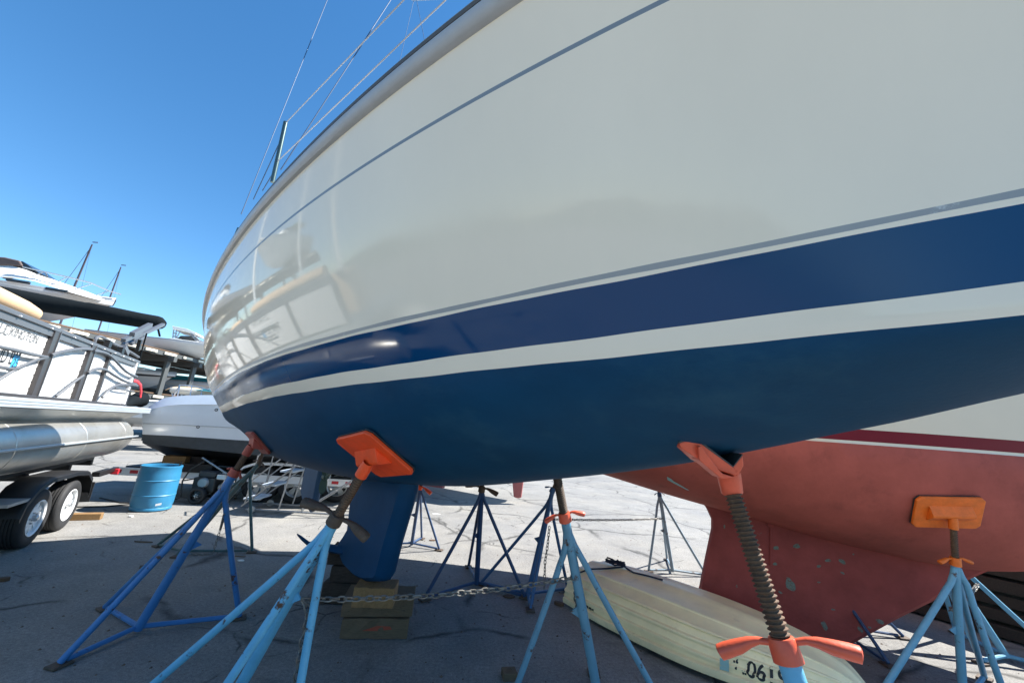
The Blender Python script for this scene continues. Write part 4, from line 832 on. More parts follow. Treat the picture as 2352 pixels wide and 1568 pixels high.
# folded canopy across the boat, with its square-tube arms
e1 = onp(378, 744, pb(0, -.35, 0)[:2], PU[:2]); td = nz(-PNR * .97 - PU * .10); cv = MB(); cp, cr_ = [], []
for t, r_2, dz in ((-.03, .02, .03), (0, .10, .02), (.04, .15, .01), (.12, .18, 0), (.4, .19, -.01), (.8, .195, .0), (1.2, .20, .0), (1.24, .188, 0), (1.6, .205, -.01), (2.0, .21, -.01), (2.5, .21, 0), (2.9, .15, 0)):
    cp.append(e1 + td * t + V(0, 0, dz)); cr_.append(r_2)
cv.tube(cp, cr_, 18, flat=(V(0, 0, 1), .82)); canv = cv.build('folded_canopy', 'canvas', pn, ang=60)
hm = MB(); hm.beam(e1 + td * .1 + V(0, 0, -.15), e1 + td * 2.6 + V(0, 0, -.17), .05, .02); hm.build('hem', 'canvas', pn, smooth=False)
def arm(p, q, w, ww=.045, nm='canopy_arm', m='rail_alu'):
    a = puz(*p, w=w); b = puz(*q, w=w); MB().beam(pb(a[0], w, a[1]), pb(b[0], w, b[1]), ww, ww, PNR).build(nm, m, pn, smooth=False, bevel=.004)
arm((303, 768), (345, 746), -.10, .07); arm((304, 778), (375, 745), -.14, .055); arm((283, 782), (322, 764), -.12, .06); arm((300, 790), (334, 772), -.16, .05); arm((283, 792), (312, 780), -.2, .05)
arm((320, 826), (337, 765), -.08, .02, 'canopy_strap', 'canvas'); arm((315, 806), (322, 780), -.09, .05, 'canopy_latch', 'black_paint')
arm((363, 755), (367, 772), -.3, .03, 'canopy_strap', 'canvas')
ctube([(217, 786), (221, 776), (230, 773), (240, 777), (262, 790), (290, 803), (318, 820)], .02, 'canopy_track', w=-.05)
for p in ((248, 790), (278, 805)): u, z = puz(*p, w=w0); MB().box(pb(u, w0 + .0, z), PU * .05, PNR * .03, V(0, 0, .05)).build('track_block', 'black_paint', pn, smooth=False, bevel=.005)
arm((283, 796), (290, 812), -.06, .07, 'canopy_mount')
# red tie strap and dark bag on the stern deck
sx_ = [puz(*q, w=-.25) for q in ((305, 873), (316, 876), (323, 884), (324, 900), (321, 918))]
MB().tube([pb(u, -.25, z) for u, z in sx_], .028, 8, flat=(PNR, .6)).build('tie_strap', 'red_strap', pn)
bgm = MB(); bu, bz = puz(322, 930, w=-.3); bgm.tube([pb(bu - .75, -.35, 1.74), pb(bu - .5, -.35, 1.80), pb(bu - .12, -.3, 1.88), pb(bu, -.3, 1.80), pb(bu + .03, -.3, 1.72)], [.03, .10, .15, .12, .03], 10); bgm.build('storage_bag', 'canvas', pn)
MB().box(pb(1.25, -.4, 1.92), PU * .42, PNR * .02, V(0, 0, .20)).build('stern_gate', 'charcoal', pn, smooth=False)

# its trailer
tl = thing('boat_trailer', 'black tandem axle trailer under the pontoon boat with white spoked wheels', 'trailer', tuple(pb(-.4, -1.2, 0)))
for w in (-.48, -1.95):
    MB().beam(pb(-4.2, w, .80), pb(1.75, w, .80), .10, .10).build('frame_rail', 'black_paint', tl, smooth=False, bevel=.008)
    MB().beam(pb(-4.0, w, .875), pb(1.9, w, .875), .14, .035).build('bunk', 'charcoal', tl, smooth=False, bevel=.008)
cm = MB()
for u in (-3.2, -1.6, -.4, .8, 1.6): cm.beam(pb(u, -.4, .72), pb(u, -2.0, .72), .08, .08)
cm.build('cross_member', 'black_paint', tl, smooth=False)
RW = .325
for u in (-.86, -.02):
    wheel(tl, pb(u, -.03, RW), PNR, RW, .21, 'white_paint', 10)
    wheel(tl, pb(u, -2.2, RW), -PNR, RW, .21, 'white_paint', 10)
    MB().tube([pb(u, -.2, RW), pb(u, -2.0, RW)], .035, 10).build('axle', 'black_paint', tl)
fd = MB(); fp = [(-1.38, .42), (-1.33, .58), (-1.15, .72), (-.88, .79), (-.2, .79), (.18, .755), (.38, .64), (.44, .42), (.42, .42)]
fi = [(u * .97 + -.012, z - .02) for u, z in fp]
outr = [[pb(u, -.27, z) for u, z in fp], [pb(u, -.02, z) for u, z in fp], [pb(u, .01, z - .015) for u, z in fp], [pb(u * .985 - .008, .012, z - .06) for u, z in fp]]
fd.grid(outr); fd.build('fender', 'black_paint', tl, ang=35)
MB().box(pb(.47, -.10, .42), PU * .006, PNR * .12, V(0, 0, .14)).build('mud_flap', 'black_rubber', tl, smooth=False)
sp_ = MB(); sp_.box(pb(-1.45, -.2, .60), PU * .25, PNR * .2, V(0, 0, .015)); sp_.build('step', 'galv', tl, smooth=False)
lb = MB(); lb.beam(pb(.9, -.1, .62), pb(1.75, -.1, .62), .05, .06); lb.box(pb(1.3, -.15, .60), PU * .28, PNR * .05, V(0, 0, .035)); lb.build('light_bar', 'black_paint', tl, smooth=False)
MB().box(pb(1.62, -.08, .585), PU * .035, PNR * .05, V(0, 0, .045)).build('tail_light', 'red_tape', tl, smooth=False, bevel=.006)
ck = at(190, 1195); o = MB().box(ck + V(-.05, .05, .045), PU * .06, PNR * .20, V(0, 0, .045)).build('wheel_chock', 'wood_new', None, smooth=False, bevel=.005, loc=ck); tag(o, 'short wooden plank chocking the rear trailer wheel', 'chock')

# ------------------------------------------------------------------ blue drum
dp = at(345, 1169); dr = thing('drum', 'open topped blue plastic drum standing on the sunlit ground', 'drum', tuple(dp)); rd = .292
MB().lathe(dp + V(0, 0, .0), V(.0, 0, 1), [(.001, .01), (rd * .92, .004), (rd * .97, .02), (rd * .975, .05), (rd * .955, .06), (rd, .12), (rd * 1.005, .245), (rd * 1.03, .255), (rd * 1.005, .265), (rd * 1.005, .49), (rd * 1.03, .50), (rd * 1.005, .51), (rd, .60), (rd * .97, .68), (rd * .99, .70), (rd * 1.0, .735), (rd * .97, .74), (rd * .93, .735), (rd * .93, .1), (.001, .08)], 48).build('drum_shell', 'drum', dr, ang=35)
q = at(358, 1142, .16); MB().box(dp + nz(CP * V(1, 1, 0) - dp) * rd * 1.0 + V(.09, .03, .13), V(.03, .022, .008), V(.002, -.003, 0), V(0, 0, .016)).build('sticker', 'paper', dr, smooth=False)
dl_ = MB(); dl_.tube([dp + V(.10, .05, .05), dp + V(.14, .12, .6), dp + V(.20, .16, .80)], .012, 8); dl_.build('stick', 'black_paint', dr)
ho = MB(); ho.tube([dp + V(-1.6, -.15, .01), dp + V(-1.1, -.35, .01), dp + V(-.7, -.1, .01), dp + V(-.45, .35, .01), dp + V(-.75, .25, .01), dp + V(-1.4, .5, .01)], .012, 6); o = ho.build('cable', 'black_rubber', None, loc=dp); tag(o, 'black cable lying in loops on the ground left of the drum', 'cable')

# ------------------------------------------------------------------ engine driven washer on two wheels
ew = at(445, 1158); eg = thing('pressure_washer', 'dark petrol pressure washer on rubber wheels beside the blue drum', 'pressure washer', tuple(ew)); ex2 = nz(V(1, .12, 0)); ey2 = V(-ex2[1], ex2[0], 0)
def ep(a, b, z): return ew + ex2 * a + ey2 * b + V(0, 0, z)
for a, b in ((0., -.02), (.02, .55)): wheel(eg, ep(a, b, .155), -ey2 if b < .3 else ey2, .155, .10, 'black_paint', 6, .02)
fr = MB()
for b in (.06, .46):
    fr.tube([ep(-.42, b, .04), ep(-.30, b, .10), ep(.50, b, .12), ep(.62, b, .30), ep(.60, b, .52)], .014, 8); fr.tube([ep(-.30, b, .10), ep(-.34, b, .40), ep(-.25, b, .62), ep(-.05, b, .78)], .014, 8)
fr.tube([ep(-.05, .06, .78), ep(-.05, .46, .78)], .014, 8); fr.tube([ep(-.34, .06, .40), ep(-.34, .46, .40)], .012, 8); fr.build('frame', 'engine_dark', eg)
MB().box(ep(.02, .26, .34), ex2 * .2, ey2 * .16, V(0, 0, .13)).build('engine_block', 'engine_dark', eg, smooth=False, bevel=.02)
MB().lathe(ep(.02, .10, .38), -ey2, [(.001, .05), (.075, .05), (.095, .03), (.10, -.02)], 20).build('recoil_cover', 'engine_grey', eg)
MB().box(ep(.02, .26, .53), ex2 * .16, ey2 * .12, V(0, 0, .06)).build('fuel_tank', 'charcoal', eg, smooth=False, bevel=.03)
MB().box(ep(.30, .2, .50), ex2 * .09, ey2 * .08, V(0, 0, .05)).build('muffler', 'steel', eg, smooth=False, bevel=.015)
MB().lathe(ep(.25, .24, .30), ex2, [(.06, 0), (.06, .2), (.045, .22), (.045, .30)], 14, cap=True).build('pump', 'engine_grey', eg)
hh = MB(); hh.tube([ep(.42 + .10 * math.cos(t), .2 + .05 * math.sin(t * .3), .33 + .09 * math.sin(t)) for t in np.linspace(0, 22, 80)], .012, 6); hh.build('hose', 'alu', eg)
MB().tube([ep(-.12, .1, .84), ep(.35, .05, .62), ep(.42, .05, .58)], .016, 8).build('lance', 'engine_grey', eg)
# ------------------------------------------------------------------ long white equipment trailer with a cruiser on it
TQ = at(596, 1154); TV = nz(at(690, 1158) - TQ); TV = nz(V(1, .19, 0)); TN = V(TV[1], -TV[0], 0)      # TN towards the camera
def tp_(u, w, z): return TQ + TV * u + TN * w + V(0, 0, z)
def tuz(x, y, w=0.): P = onp(x, y, (TQ + TN * w)[:2], TV[:2]); return float((P - TQ) @ TV), float(P[2])
tw = thing('equipment_trailer', 'long white trailer with red and white reflector tape under the blue and white cruiser', 'trailer', tuple(TQ))
ul, zl = tuz(262, 1070, .02); ur, zr = tuz(812, 1106, .02)
zf = .52
for w in (0., -1.9): MB().beam(tp_(ul, w, zf - .06), tp_(ur, w, zf - .06), .06, .13).build('frame_rail', 'white_paint', tw, smooth=False, bevel=.008)
MB().beam(tp_(ul, 0.035, zf + .01), tp_(ur, .035, zf + .01), .03, .03).build('top_lip', 'white_paint', tw, smooth=False)
cm = MB()
for u in np.linspace(ul + .2, ur - .2, 8): cm.beam(tp_(u, 0, zf - .02), tp_(u, -1.9, zf - .02), .08, .06)
cm.build('cross_member', 'galv', tw, smooth=False)
MB().box(tp_((ul + ur) / 2, -.95, zf + .02), TV * (ur - ul) / 2 * .96, TN * .8, V(0, 0, .015)).build('deck_boards', 'charcoal', tw, smooth=False)
for us_ in ((ul + .02, 8), (ur - 1.0, 7)):
    for k in range(us_[1]):
        MB().box(tp_(us_[0] + .14 * k + .07, .034, zf - .05), TV * .069, TN * .003, V(0, 0, .03)).build('reflector_tape', 'red_tape' if k % 2 == 0 else 'white_paint', tw, smooth=False)
for x in (594, 678, 765):
    u, _ = tuz(x, 1120, .03); wheel(tw, tp_(u, .02 if x < 700 else -.35, .36), TN, .36, .23, 'galv', 6, .05)
    wheel(tw, tp_(u, -1.95, .36), -TN, .36, .23, 'galv', 6, .05)
u0, _ = tuz(596, 1100, .03); fdm = MB(); fpts = [(-.50, .40), (-.46, .56), (-.34, .70), (-.15, .78), (.15, .80), (.9, .80), (1.1, .78), (1.3, .66), (1.36, .45)]
fdm.grid([[tp_(u0 + a, -.22, z) for a, z in fpts], [tp_(u0 + a, .05, z) for a, z in fpts], [tp_(u0 + a, .055, z - .05) for a, z in fpts]]); fdm.build('fender', 'white_paint', tw, ang=35)
bx = MB().box(tp_(u0 - 1.25, -.05, zf + .08), TV * .35, TN * .12, V(0, 0, .08)).build('tool_box', 'black_paint', tw, smooth=False, bevel=.01)
# cruiser on it: side outline measured in the upright plane of its side
CQ = TQ + TN * .25
def cuz(x, y, w=.0): P = onp(x, y, (CQ + TN * w)[:2], TV[:2]); return float((P - CQ) @ TV), float(P[2])
def cpp(u, w, z): return CQ + TV * u + TN * w + V(0, 0, z)
cz = thing('cabin_cruiser', 'white cruiser with black bottom and pale blue deck edge on a long white trailer', 'motor boat', tuple(CQ - TN * 1.2))
def outl(pts): return [cuz(*p) for p in pts]
def loftside(nm, topl, botl, m, w0_, w1_, wt=0.): # strip between two outlines, port and starboard, with rounding at the left end
    mb = MB(); mb.grid([[cpp(u, w0_ - wt, z) for u, z in topl], [cpp(u, w0_, z) for u, z in botl]]); mb.grid([[cpp(u, w1_ + wt, z) for u, z in topl], [cpp(u, w1_, z) for u, z in botl]])
    mb.grid([[cpp(*(lambda q: (q[0], w0_ - wt + (w1_ + wt - w0_ + wt) * t, q[1]))(topl[0])) for t in (0, .5, 1)], [cpp(botl[0][0], w0_ + (w1_ - w0_) * t, botl[0][1]) for t in (0, .5, 1)]])
    return mb.build(nm, m, cz, ang=50, merge=.001)
X_ = [326, 332, 345, 365, 390, 420, 460, 510, 560, 640, 740, 860]
sheer = outl([(327, 944), (332, 943), (345, 941), (365, 936), (390, 931), (420, 929), (460, 928.5), (510, 929), (560, 931), (640, 936), (740, 944), (860, 954)])
topg = outl([(331, 940), (337, 932), (350, 923), (368, 914), (392, 909), (420, 907), (460, 906), (510, 906), (560, 908), (640, 913), (740, 920), (860, 930)])
boot = outl([(327, 997), (332, 997.4), (345, 998), (365, 999), (390, 1000), (420, 1002), (460, 1004.5), (510, 1008), (560, 1011), (640, 1017), (740, 1025), (860, 1034)])
low = outl([(327, 1017), (332, 1018), (345, 1020), (365, 1022), (390, 1025), (420, 1028), (460, 1032), (510, 1037), (560, 1042), (640, 1049), (740, 1057), (860, 1065)])
for l in (sheer, topg, boot, low):
    e = l[0]; 
loftside('hull', sheer, boot, 'white_hull', 0, -2.4); loftside('boot_stripe', boot, low, 'charcoal', 0, -2.4)
kl = [(u + .25 * (i == 0), z - .42 + .12 * (i == 0)) for i, (u, z) in enumerate(low)]
bt = MB(); bt.grid([[cpp(u, 0, z) for u, z in low], [cpp(u, -.35, z - .12) for u, z in low], [cpp(u, -1.2, z) for u, z in kl], [cpp(u, -2.05, z - .12) for u, z in low], [cpp(u, -2.4, z) for u, z in low]]); bt.build('bottom', 'black_paint', cz, ang=50)
loftside('deck_edge', topg, sheer, 'pale_deck', .012, -2.412, .10)
dk2 = MB(); dk2.grid([[cpp(u, -.09, z) for u, z in topg], [cpp(u, -1.2, z + .10) for u, z in topg], [cpp(u, -2.31, z) for u, z in topg]]); dk2.build('deck', 'deck_white', cz, ang=60)
ln = MB(); l2 = outl([(328, 972), (400, 974.5), (500, 980), (600, 986), (860, 1006)]); ln.tube([cpp(u, .004, z) for u, z in l2], .006, 6); ln.build('spray_line', 'galv', cz)
th = MB()
for p in ((455, 980), (497, 941)): u, z = cuz(*p); th.lathe(cpp(u, .0, z), TN, [(.03, -.01), (.03, .008), (.018, .01), (.018, .002)], 12)
th.build('through_hull', 'black_text', cz)
cu, zc_ = cuz(520, 903); cnv = MB(); cnv.grid([[cpp(cu - .75 + 3.2 * t, w, zc_ + .02 + h * math.sin(min(1, t * 3) * math.pi / 2) * (1 if t < .9 else .6)) for t in np.linspace(0, 1, 10)] for w, h in ((-.25, .0), (-.5, .22), (-1.2, .33), (-1.9, .22), (-2.15, .0))]); cnv.build('cockpit_cover', 'teal_canvas', cz, ang=50)
bw = MB(); pts_ = [cuz(*p) for p in ((378, 905), (392, 880), (420, 882), (445, 887), (480, 896), (530, 905))]; bw.tube([cpp(u, -.3, z) for u, z in pts_], .014, 8)
for p, q in (((392, 881), (390, 908)), ((421, 882), (420, 906)), ((446, 888), (446, 905))): a = cuz(*p); b = cuz(*q); bw.tube([cpp(a[0], -.3, a[1]), cpp(b[0], -.25, b[1])], .012, 8)
bw.build('bow_rail', 'steel', cz)
cb = MB(); cc_ = cuz(440, 903); cb.box(cpp(cc_[0] + .1, -1.2, cc_[1] + .05), TV * .75, TN * .8, V(0, 0, .06)); cb.build('cabin_top', 'cream_gel', cz, smooth=False, bevel=.04)
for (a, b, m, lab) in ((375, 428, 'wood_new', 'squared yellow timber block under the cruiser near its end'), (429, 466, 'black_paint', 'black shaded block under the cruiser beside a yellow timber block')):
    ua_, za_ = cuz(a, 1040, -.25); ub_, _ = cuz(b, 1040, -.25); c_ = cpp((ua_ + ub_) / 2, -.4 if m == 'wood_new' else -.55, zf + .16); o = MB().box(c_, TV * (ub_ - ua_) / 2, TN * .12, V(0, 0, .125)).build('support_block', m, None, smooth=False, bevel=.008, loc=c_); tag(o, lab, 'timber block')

# ------------------------------------------------------------------ rolling boarding steps
BQ = at(660, 1181); BV = nz(V(1, .10, 0)); BN = V(BV[1], -BV[0], 0)
def bp_(u, w, z): return BQ + BV * u + BN * w + V(0, 0, z)
def buz(x, y, w=0.): P = onp(x, y, (BQ + BN * w)[:2], BV[:2]); return float((P - BQ) @ BV), float(P[2])
bs = thing('boarding_steps', 'aluminium rolling boarding steps with thin handrails standing behind the stern', 'boarding steps', tuple(BQ))
def bt_(pts, r, w, nm, m='alu'): MB().tube([bp_(*(lambda q: (q[0], w, q[1]))(buz(*p, w=w))) for p in pts], r, 8).build(nm, m, bs)
ubr, _ = buz(812, 1180); ubl, _ = buz(562, 1181)
for w in (0, -.62):
    MB().tube([bp_(ubl, w, .05), bp_(ubr, w, .05)], .017, 8).build('base_rail', 'alu', bs)
    MB().tube([bp_(ubr, w, .05), bp_(ubr - .12, w, 1.35)], .016, 8).build('upright', 'alu', bs)
MB().tube([bp_(ubr, 0, .05), bp_(ubr, -.62, .05)], .016, 8).build('base_rail', 'alu', bs)
S0 = buz(566, 1160); top_ = V(0, 0, 0); su = [(ubl + .02 + .27 * k, .22 + .26 * k) for k in range(5)]
for k, (u, z) in enumerate(su): MB().box(bp_(u, -.31, z), BV * .12, BN * .29, V(0, 0, .016)).build('step', 'pale_deck', bs, smooth=False, bevel=.004)
for w in (.0, -.62):
    MB().beam(bp_(su[0][0] - .10, w, .10), bp_(su[-1][0] + .12, w, su[-1][1] + .08), .02, .06, BN).build('stringer', 'alu', bs, smooth=False)
    for h in (.42, .85): MB().tube([bp_(su[0][0] - .06, w, .14), bp_(su[0][0] - .02, w, .14 + h), bp_(su[-1][0] + .05, w, su[-1][1] + h), bp_(ubr - .4, w, su[-1][1] + h)], .013, 8).build('handrail', 'alu', bs)
    MB().tube([bp_(su[2][0], w, .05), bp_(su[2][0] + .12, w, su[3][1])], .015, 8).build('upright', 'alu', bs)
    MB().tube([bp_(su[3][0] + .15, w, .05), bp_(su[3][0] + .25, w, su[-1][1])], .015, 8).build('upright', 'alu', bs)
    MB().tube([bp_(su[3][0] + .15, w, .08), bp_(ubr - .06, w, .72)], .012, 8).build('brace', 'alu', bs)
MB().box(bp_((su[-1][0] + ubr) / 2, -.31, su[-1][1] + .05), BV * (ubr - su[-1][0]) / 2, BN * .32, V(0, 0, .02)).build('platform', 'alu', bs, smooth=False)
for u, w in ((ubl + .12, .05), (ubr, .05), (ubl + .12, -.66), (ubr, -.66)):
    MB().lathe(bp_(u, w - .02, .06), BN, [(.02, 0), (.06, .002), (.062, .01), (.062, .035), (.06, .043), (.02, .045)], 18, cap=True).build('caster', 'galv', bs)

# ------------------------------------------------------------------ dry-stack rack and the boats on it
RX = V(-19.5, 20, 0); RV = nz(V(.057, .998, 0)); RW_ = V(-RV[1], RV[0], 0)                        # RV along the rack, RW_ deeper
def rp_(u, w, z): return RX + RV * u + RW_ * w + V(0, 0, z)
def ruz(x, y, w=0.): P = onp(x, y, (RX + RW_ * w)[:2], RV[:2]); return float((P - RX) @ RV), float(P[2])
rk = thing('boat_rack', 'steel dry stack rack with brown decking holding several boats', 'boat rack', tuple(RX))
pu = [-13., -8.6, -4.2] + [ruz(378, 858)[0], ruz(442, 857)[0]]; pu += [pu[-1] + 4.6, pu[-1] + 9.2]
for u in pu:
    for w in (0, 6.5): MB().beam(rp_(u, w, 0), rp_(u, w, 4.75 if w == 0 else 5.4), .20, .20).build('post', 'rack_steel', rk, smooth=False)
for z, m in ((4.75, 'rack_steel'), (2.35, 'rack_steel')):
    for w in (0, 2.2, 4.4, 6.5): MB().beam(rp_(-16, w, z), rp_(pu[-1] + 1, w, z), .16, .22).build('shelf_rail', m, rk, smooth=False)
    for u in pu: MB().beam(rp_(u, -.4, z - .26), rp_(u, 7, z - .26), .2, .26).build('cantilever', 'rack_steel', rk, smooth=False)
    MB().box(rp_((pu[-1] - 15) / 2, 3.3, z + .19), RV * (pu[-1] + 17) / 2, RW_ * 3.2, V(0, 0, .035)).build('decking', 'rack_brown', rk, smooth=False)
    for k, u in enumerate(np.arange(-15.5, pu[-1], 1.15)): MB().box(rp_(u, -.13, z + .02), RV * (.30 + .12 * rng.random()), RW_ * .03, V(0, 0, .065)).build('edge_board', 'cream_gel', rk, smooth=False)
for a, b in zip(pu[:-1], pu[1:]):
    MB().beam(rp_(a, 6.5, .2), rp_(b, 6.5, 4.4), .07, .07).build('cross_brace', 'rack_steel', rk, smooth=False); MB().beam(rp_(b, 6.5, .2), rp_(a, 6.5, 4.4), .07, .07).build('cross_brace', 'rack_steel', rk, smooth=False)

def motorboat(label, bow, bd, L, B, z0, H, m_hull='white_hull', m_stripe=None, name='motor_boat', group=None, rake=.9):
    """planing hull: bow point on the ground plan, bd = direction to the bow; z0 keel height"""
    bd = nz(V(bd[0], bd[1], 0)); sd = V(-bd[1], bd[0], 0); st = V(bow[0], bow[1], 0) - bd * L
    t = thing(name, label, 'motor boat', tuple(st + bd * L / 2 + V(0, 0, 0)), group)
    P = lambda u, w, z: st + bd * u * L + sd * w + V(0, 0, z0 + z)
    us = np.linspace(0, 1, 22); rows = {k: [] for k in range(7)}
    for u in us:
        f = max(0, (u - .45) / .55); b = B / 2 * (1 - f**2.2 * .97); sh = H * (1 + .22 * u * u); ch_ = H * (.38 + .32 * f**1.6); kl = H * (.62 * f**3.2)
        bc = b * (.86 - .45 * f**1.5)
        uu = u - f**1.5 * 0 
        prof = [(b, sh, 0), (b * 1.0, sh * .93, 0), (b * .985, sh * .80 + ch_ * .06, -.004), (bc + (b - bc) * .55, (sh * .5 + ch_ * .5), -.03 * f), (bc, ch_, -.07 * f), (bc * .5, (ch_ + kl) / 2 - .02, -.085 * f), (0, kl, -.095 * f)]
        for k, (w, z, du) in enumerate(prof): rows[k].append((u + du, w, z))
    mats_ = [m_hull, m_stripe or m_hull, 'rub_grey']
    mb = MB()
    for s in (-1, 1): mb.grid([[P(u, s * w, z) for u, w, z in rows[k]] for k in range(7)], mis=[2, 0, 1, 0, 0, 0])
    mb.grid([[P(0, -w, z) for _, w, z in [rows[k][0] for k in range(7)]], [P(0, w, z) for _, w, z in [rows[k][0] for k in range(7)]]])
    mb.build('hull', mats_, t, ang=50, merge=.004)
    d = MB(); sh0 = rows[0]; d.grid([[P(u, s * w * k, z + .10 * (1 - k * k)) for u, w, z in sh0] for s, k in ((-1, 1), (-1, .6), (1, 0), (1, .6), (1, 1))]); d.build('deck', 'deck_white', t, ang=60)
    return t, P
# centre console type with hard top on the upper shelf
z0t = 4.86
tb0 = onp(470, 800, (-18.2, 24.0), (.95, .31)); bd = nz(V(.95, .31, 0)); 
mt, mP = motorboat('white fishing boat with hard top and name on its side, high on the rack', (V(*tb0[:2], 0) + bd * 2.0)[:2], bd, 7.2, 2.5, z0t, .82, 'white_hull')
def onside(P0, bd, x, y): return onp(x, y, P0[:2], bd[:2])
sd_ = V(bd[1], -bd[0], 0); tq = V(*tb0[:2], 0)
a = onside(tq, bd, 392, 797); tx_ = onside(tq, bd, 393, 794) - onside(tq, bd, 352, 789)
text('lettering', 'TROPHY', onside(tq + sd_ * .02, bd, 335, 790), tx_, V(0, 0, 1) + bd * .25, .26, 'black_text', mt, ex=.004, squeeze=1.35)
def mq(x, y, w): return onp(x, y, (tq - sd_ * w)[:2], bd[:2])
htp = [mq(*p, .35) for p in ((395, 748), (410, 751), (430, 755), (450, 764), (449, 768), (430, 762), (410, 758), (397, 756))]
MB().prism(htp, -sd_ * 1.6).build('hard_top', 'deck_white', mt, smooth=False, bevel=.02)
for w in (.4, 1.8):
    tw_ = MB()
    for p, q in (((399, 757), (396, 783)), ((405, 758), (402, 784)), ((414, 760), (402, 783)), ((440, 765), (463, 786)), ((436, 764), (452, 784)), ((399, 765), (406, 766)), ((398, 772), (405, 773))): tw_.tube([mq(*p, w), mq(*q, w)], .035, 6)
    tw_.build('tower_frame', 'alu', mt)
MB().prism([mq(*p, .45) for p in ((405, 778), (415, 771), (441, 771), (452, 783), (430, 782))], -sd_ * 1.4).build('windscreen', 'smoke_glass', mt, smooth=False)
MB().prism([mq(*p, .3) for p in ((388, 776), (400, 776), (420, 780), (453, 784), (476, 792), (476, 797), (388, 786))], -sd_ * 1.7).build('console', 'deck_white', mt, smooth=False, bevel=.03)
MB().tube([mq(*p, .15) for p in ((452, 782), (480, 787), (520, 792), (560, 800))], .03, 6).build('bow_rail', 'steel', mt)
# dark sided runabout on the lower shelf, seen through the posts
rb0 = onp(408, 851, (-20.6, 23.5), (.95, .31)); rt, rP = motorboat('dark sided runabout with white deck on the lower rack shelf', rb0[:2], bd, 6.0, 2.2, 2.62, 1.05, 'white_hull', 'charcoal')
MB().box(rP(.55, 0, 1.22), bd * 1.4, sd_ * .7, V(0, 0, .16)).build('cover', 'white_paint', rt, smooth=False, bevel=.08)
rb1 = onp(560, 884, (-20.6, 27.5), (.95, .31)); rt1, rP1 = motorboat('pale blue hulled runabout on the lower rack shelf, partly behind posts', rb1[:2], bd, 6.4, 2.3, 2.62, 1.0, 'pale_deck', 'white_hull')
MB().box(rP1(.5, 0, 1.2), bd * 1.6, sd_ * .75, V(0, 0, .2)).build('cover', 'teal_canvas', rt1, smooth=False, bevel=.08)
# boat with tan folding top in front of the rack
fb0 = onp(470, 915, (-12.5, 18), (.97, .2)); ft_, fP = motorboat('open white boat with a tan folding top in front of the rack', (V(*fb0[:2], 0) + V(1.5, .4, 0))[:2], V(.97, .22, 0), 5.6, 2.2, .9, 1.05)
fb = nz(V(.97, .22, 0)); tpts = [onp(x, y, fb0[:2], fb[:2]) for x, y in ((382, 893), (388, 889), (400, 888), (420, 890), (445, 895), (456, 899), (458, 905), (455, 908))]
tcm = MB(); tcm.grid([[p + V(0, 0, dz) + V(-fb[1], fb[0], 0) * w for p in tpts] for w, dz in ((-.1, -.08), (.3, .05), (1.0, .1), (1.7, .05), (2.1, -.08))]); tcm.build('folding_top', 'tan', ft_, ang=60)
tm = MB()
for x, y, x2, y2 in ((392, 890, 398, 915), (420, 893, 415, 915), (450, 900, 440, 915)): tm.tube([onp(x, y, fb0[:2], fb[:2]), onp(x2, y2, fb0[:2], fb[:2])], .03, 6)
tm.build('top_frame', 'alu', ft_)
cradle = MB()
for u in (.2, .7): cradle.box(fP(u, 0, -.42), fb * .15, V(-fb[1], fb[0], 0) * .6, V(0, 0, .46))
o = cradle.build('boat_cradle', 'wood_old', None, smooth=False, loc=fP(.45, 0, -.9)); tag(o, 'low timber cradle under the open boat with the tan top', 'cradle')
# big cruiser high at the left
kb_ = at(262, 700, 6.65); cd = nz(V(.93, .36, 0)); cdn = V(cd[1], -cd[0], 0)
kr, kP = motorboat('large white cruiser high on the rack with brown canvas and long bow rails', kb_[:2], cd, 9.6, 3.1, 5.02, 1.55, 'white_hull', group=None)
def kq(x, y, w=0.): return onp(x, y, (V(*kb_[:2], 0) + cdn * w)[:2], cd[:2])
dm_ = MB(); dl = [(-60, 612), (0, 606), (30, 609), (60, 617), (80, 625), (110, 640), (150, 654), (200, 672), (240, 688)]; dlo = [(-60, 640), (0, 636), (30, 638), (60, 642), (80, 646), (110, 655), (150, 668), (200, 682), (240, 692)]
dm_.grid([[kq(*p, w=w1) for p in dlo] if k == 0 else [kq(*p, w=w1) + V(0, 0, dz) for p in dl] for k, w1, dz in ((0, 1.05, 0), (1, .8, -.05), (1, 0, .05), (1, -.8, -.05), (0, -1.05, 0))]); dm_.build('cabin_top', 'deck_white', kr, ang=50)
MB().prism([kq(*p, w=.85) for p in ((-60, 595), (-20, 588), (10, 590), (45, 598), (52, 611), (20, 609), (-60, 612))], -cdn * 1.7).build('canvas_cover', 'brown_canvas', kr, smooth=False, bevel=.05)
MB().prism([kq(*p, w=.8) for p in ((48, 600), (52, 600), (89, 626), (80, 626), (52, 612))], -cdn * 1.6).build('windscreen', 'smoke_glass', kr, smooth=False)
for w in (1.0, -.9):
    rl = MB(); rl.tube([kq(*p, w=w * f) for p, f in (((40, 612), 1), (80, 619), (102, 624)) [:0]] + [kq(*p, w=w * f) for p, f in (((52, 613), 1), ((102, 624), 1), ((160, 637), .9), ((210, 650), .7), ((250, 668), .4), ((277, 676), .1))], .028, 6)
    for p, q, f in (((102, 624), (72, 635), 1), ((155, 636), (122, 652), .95), ((210, 652), (172, 664), .8), ((250, 668), (220, 678), .5)): rl.tube([kq(*p, w=w * f), kq(*q, w=w * f)], .022, 6)
    rl.build('bow_rail', 'steel', kr)
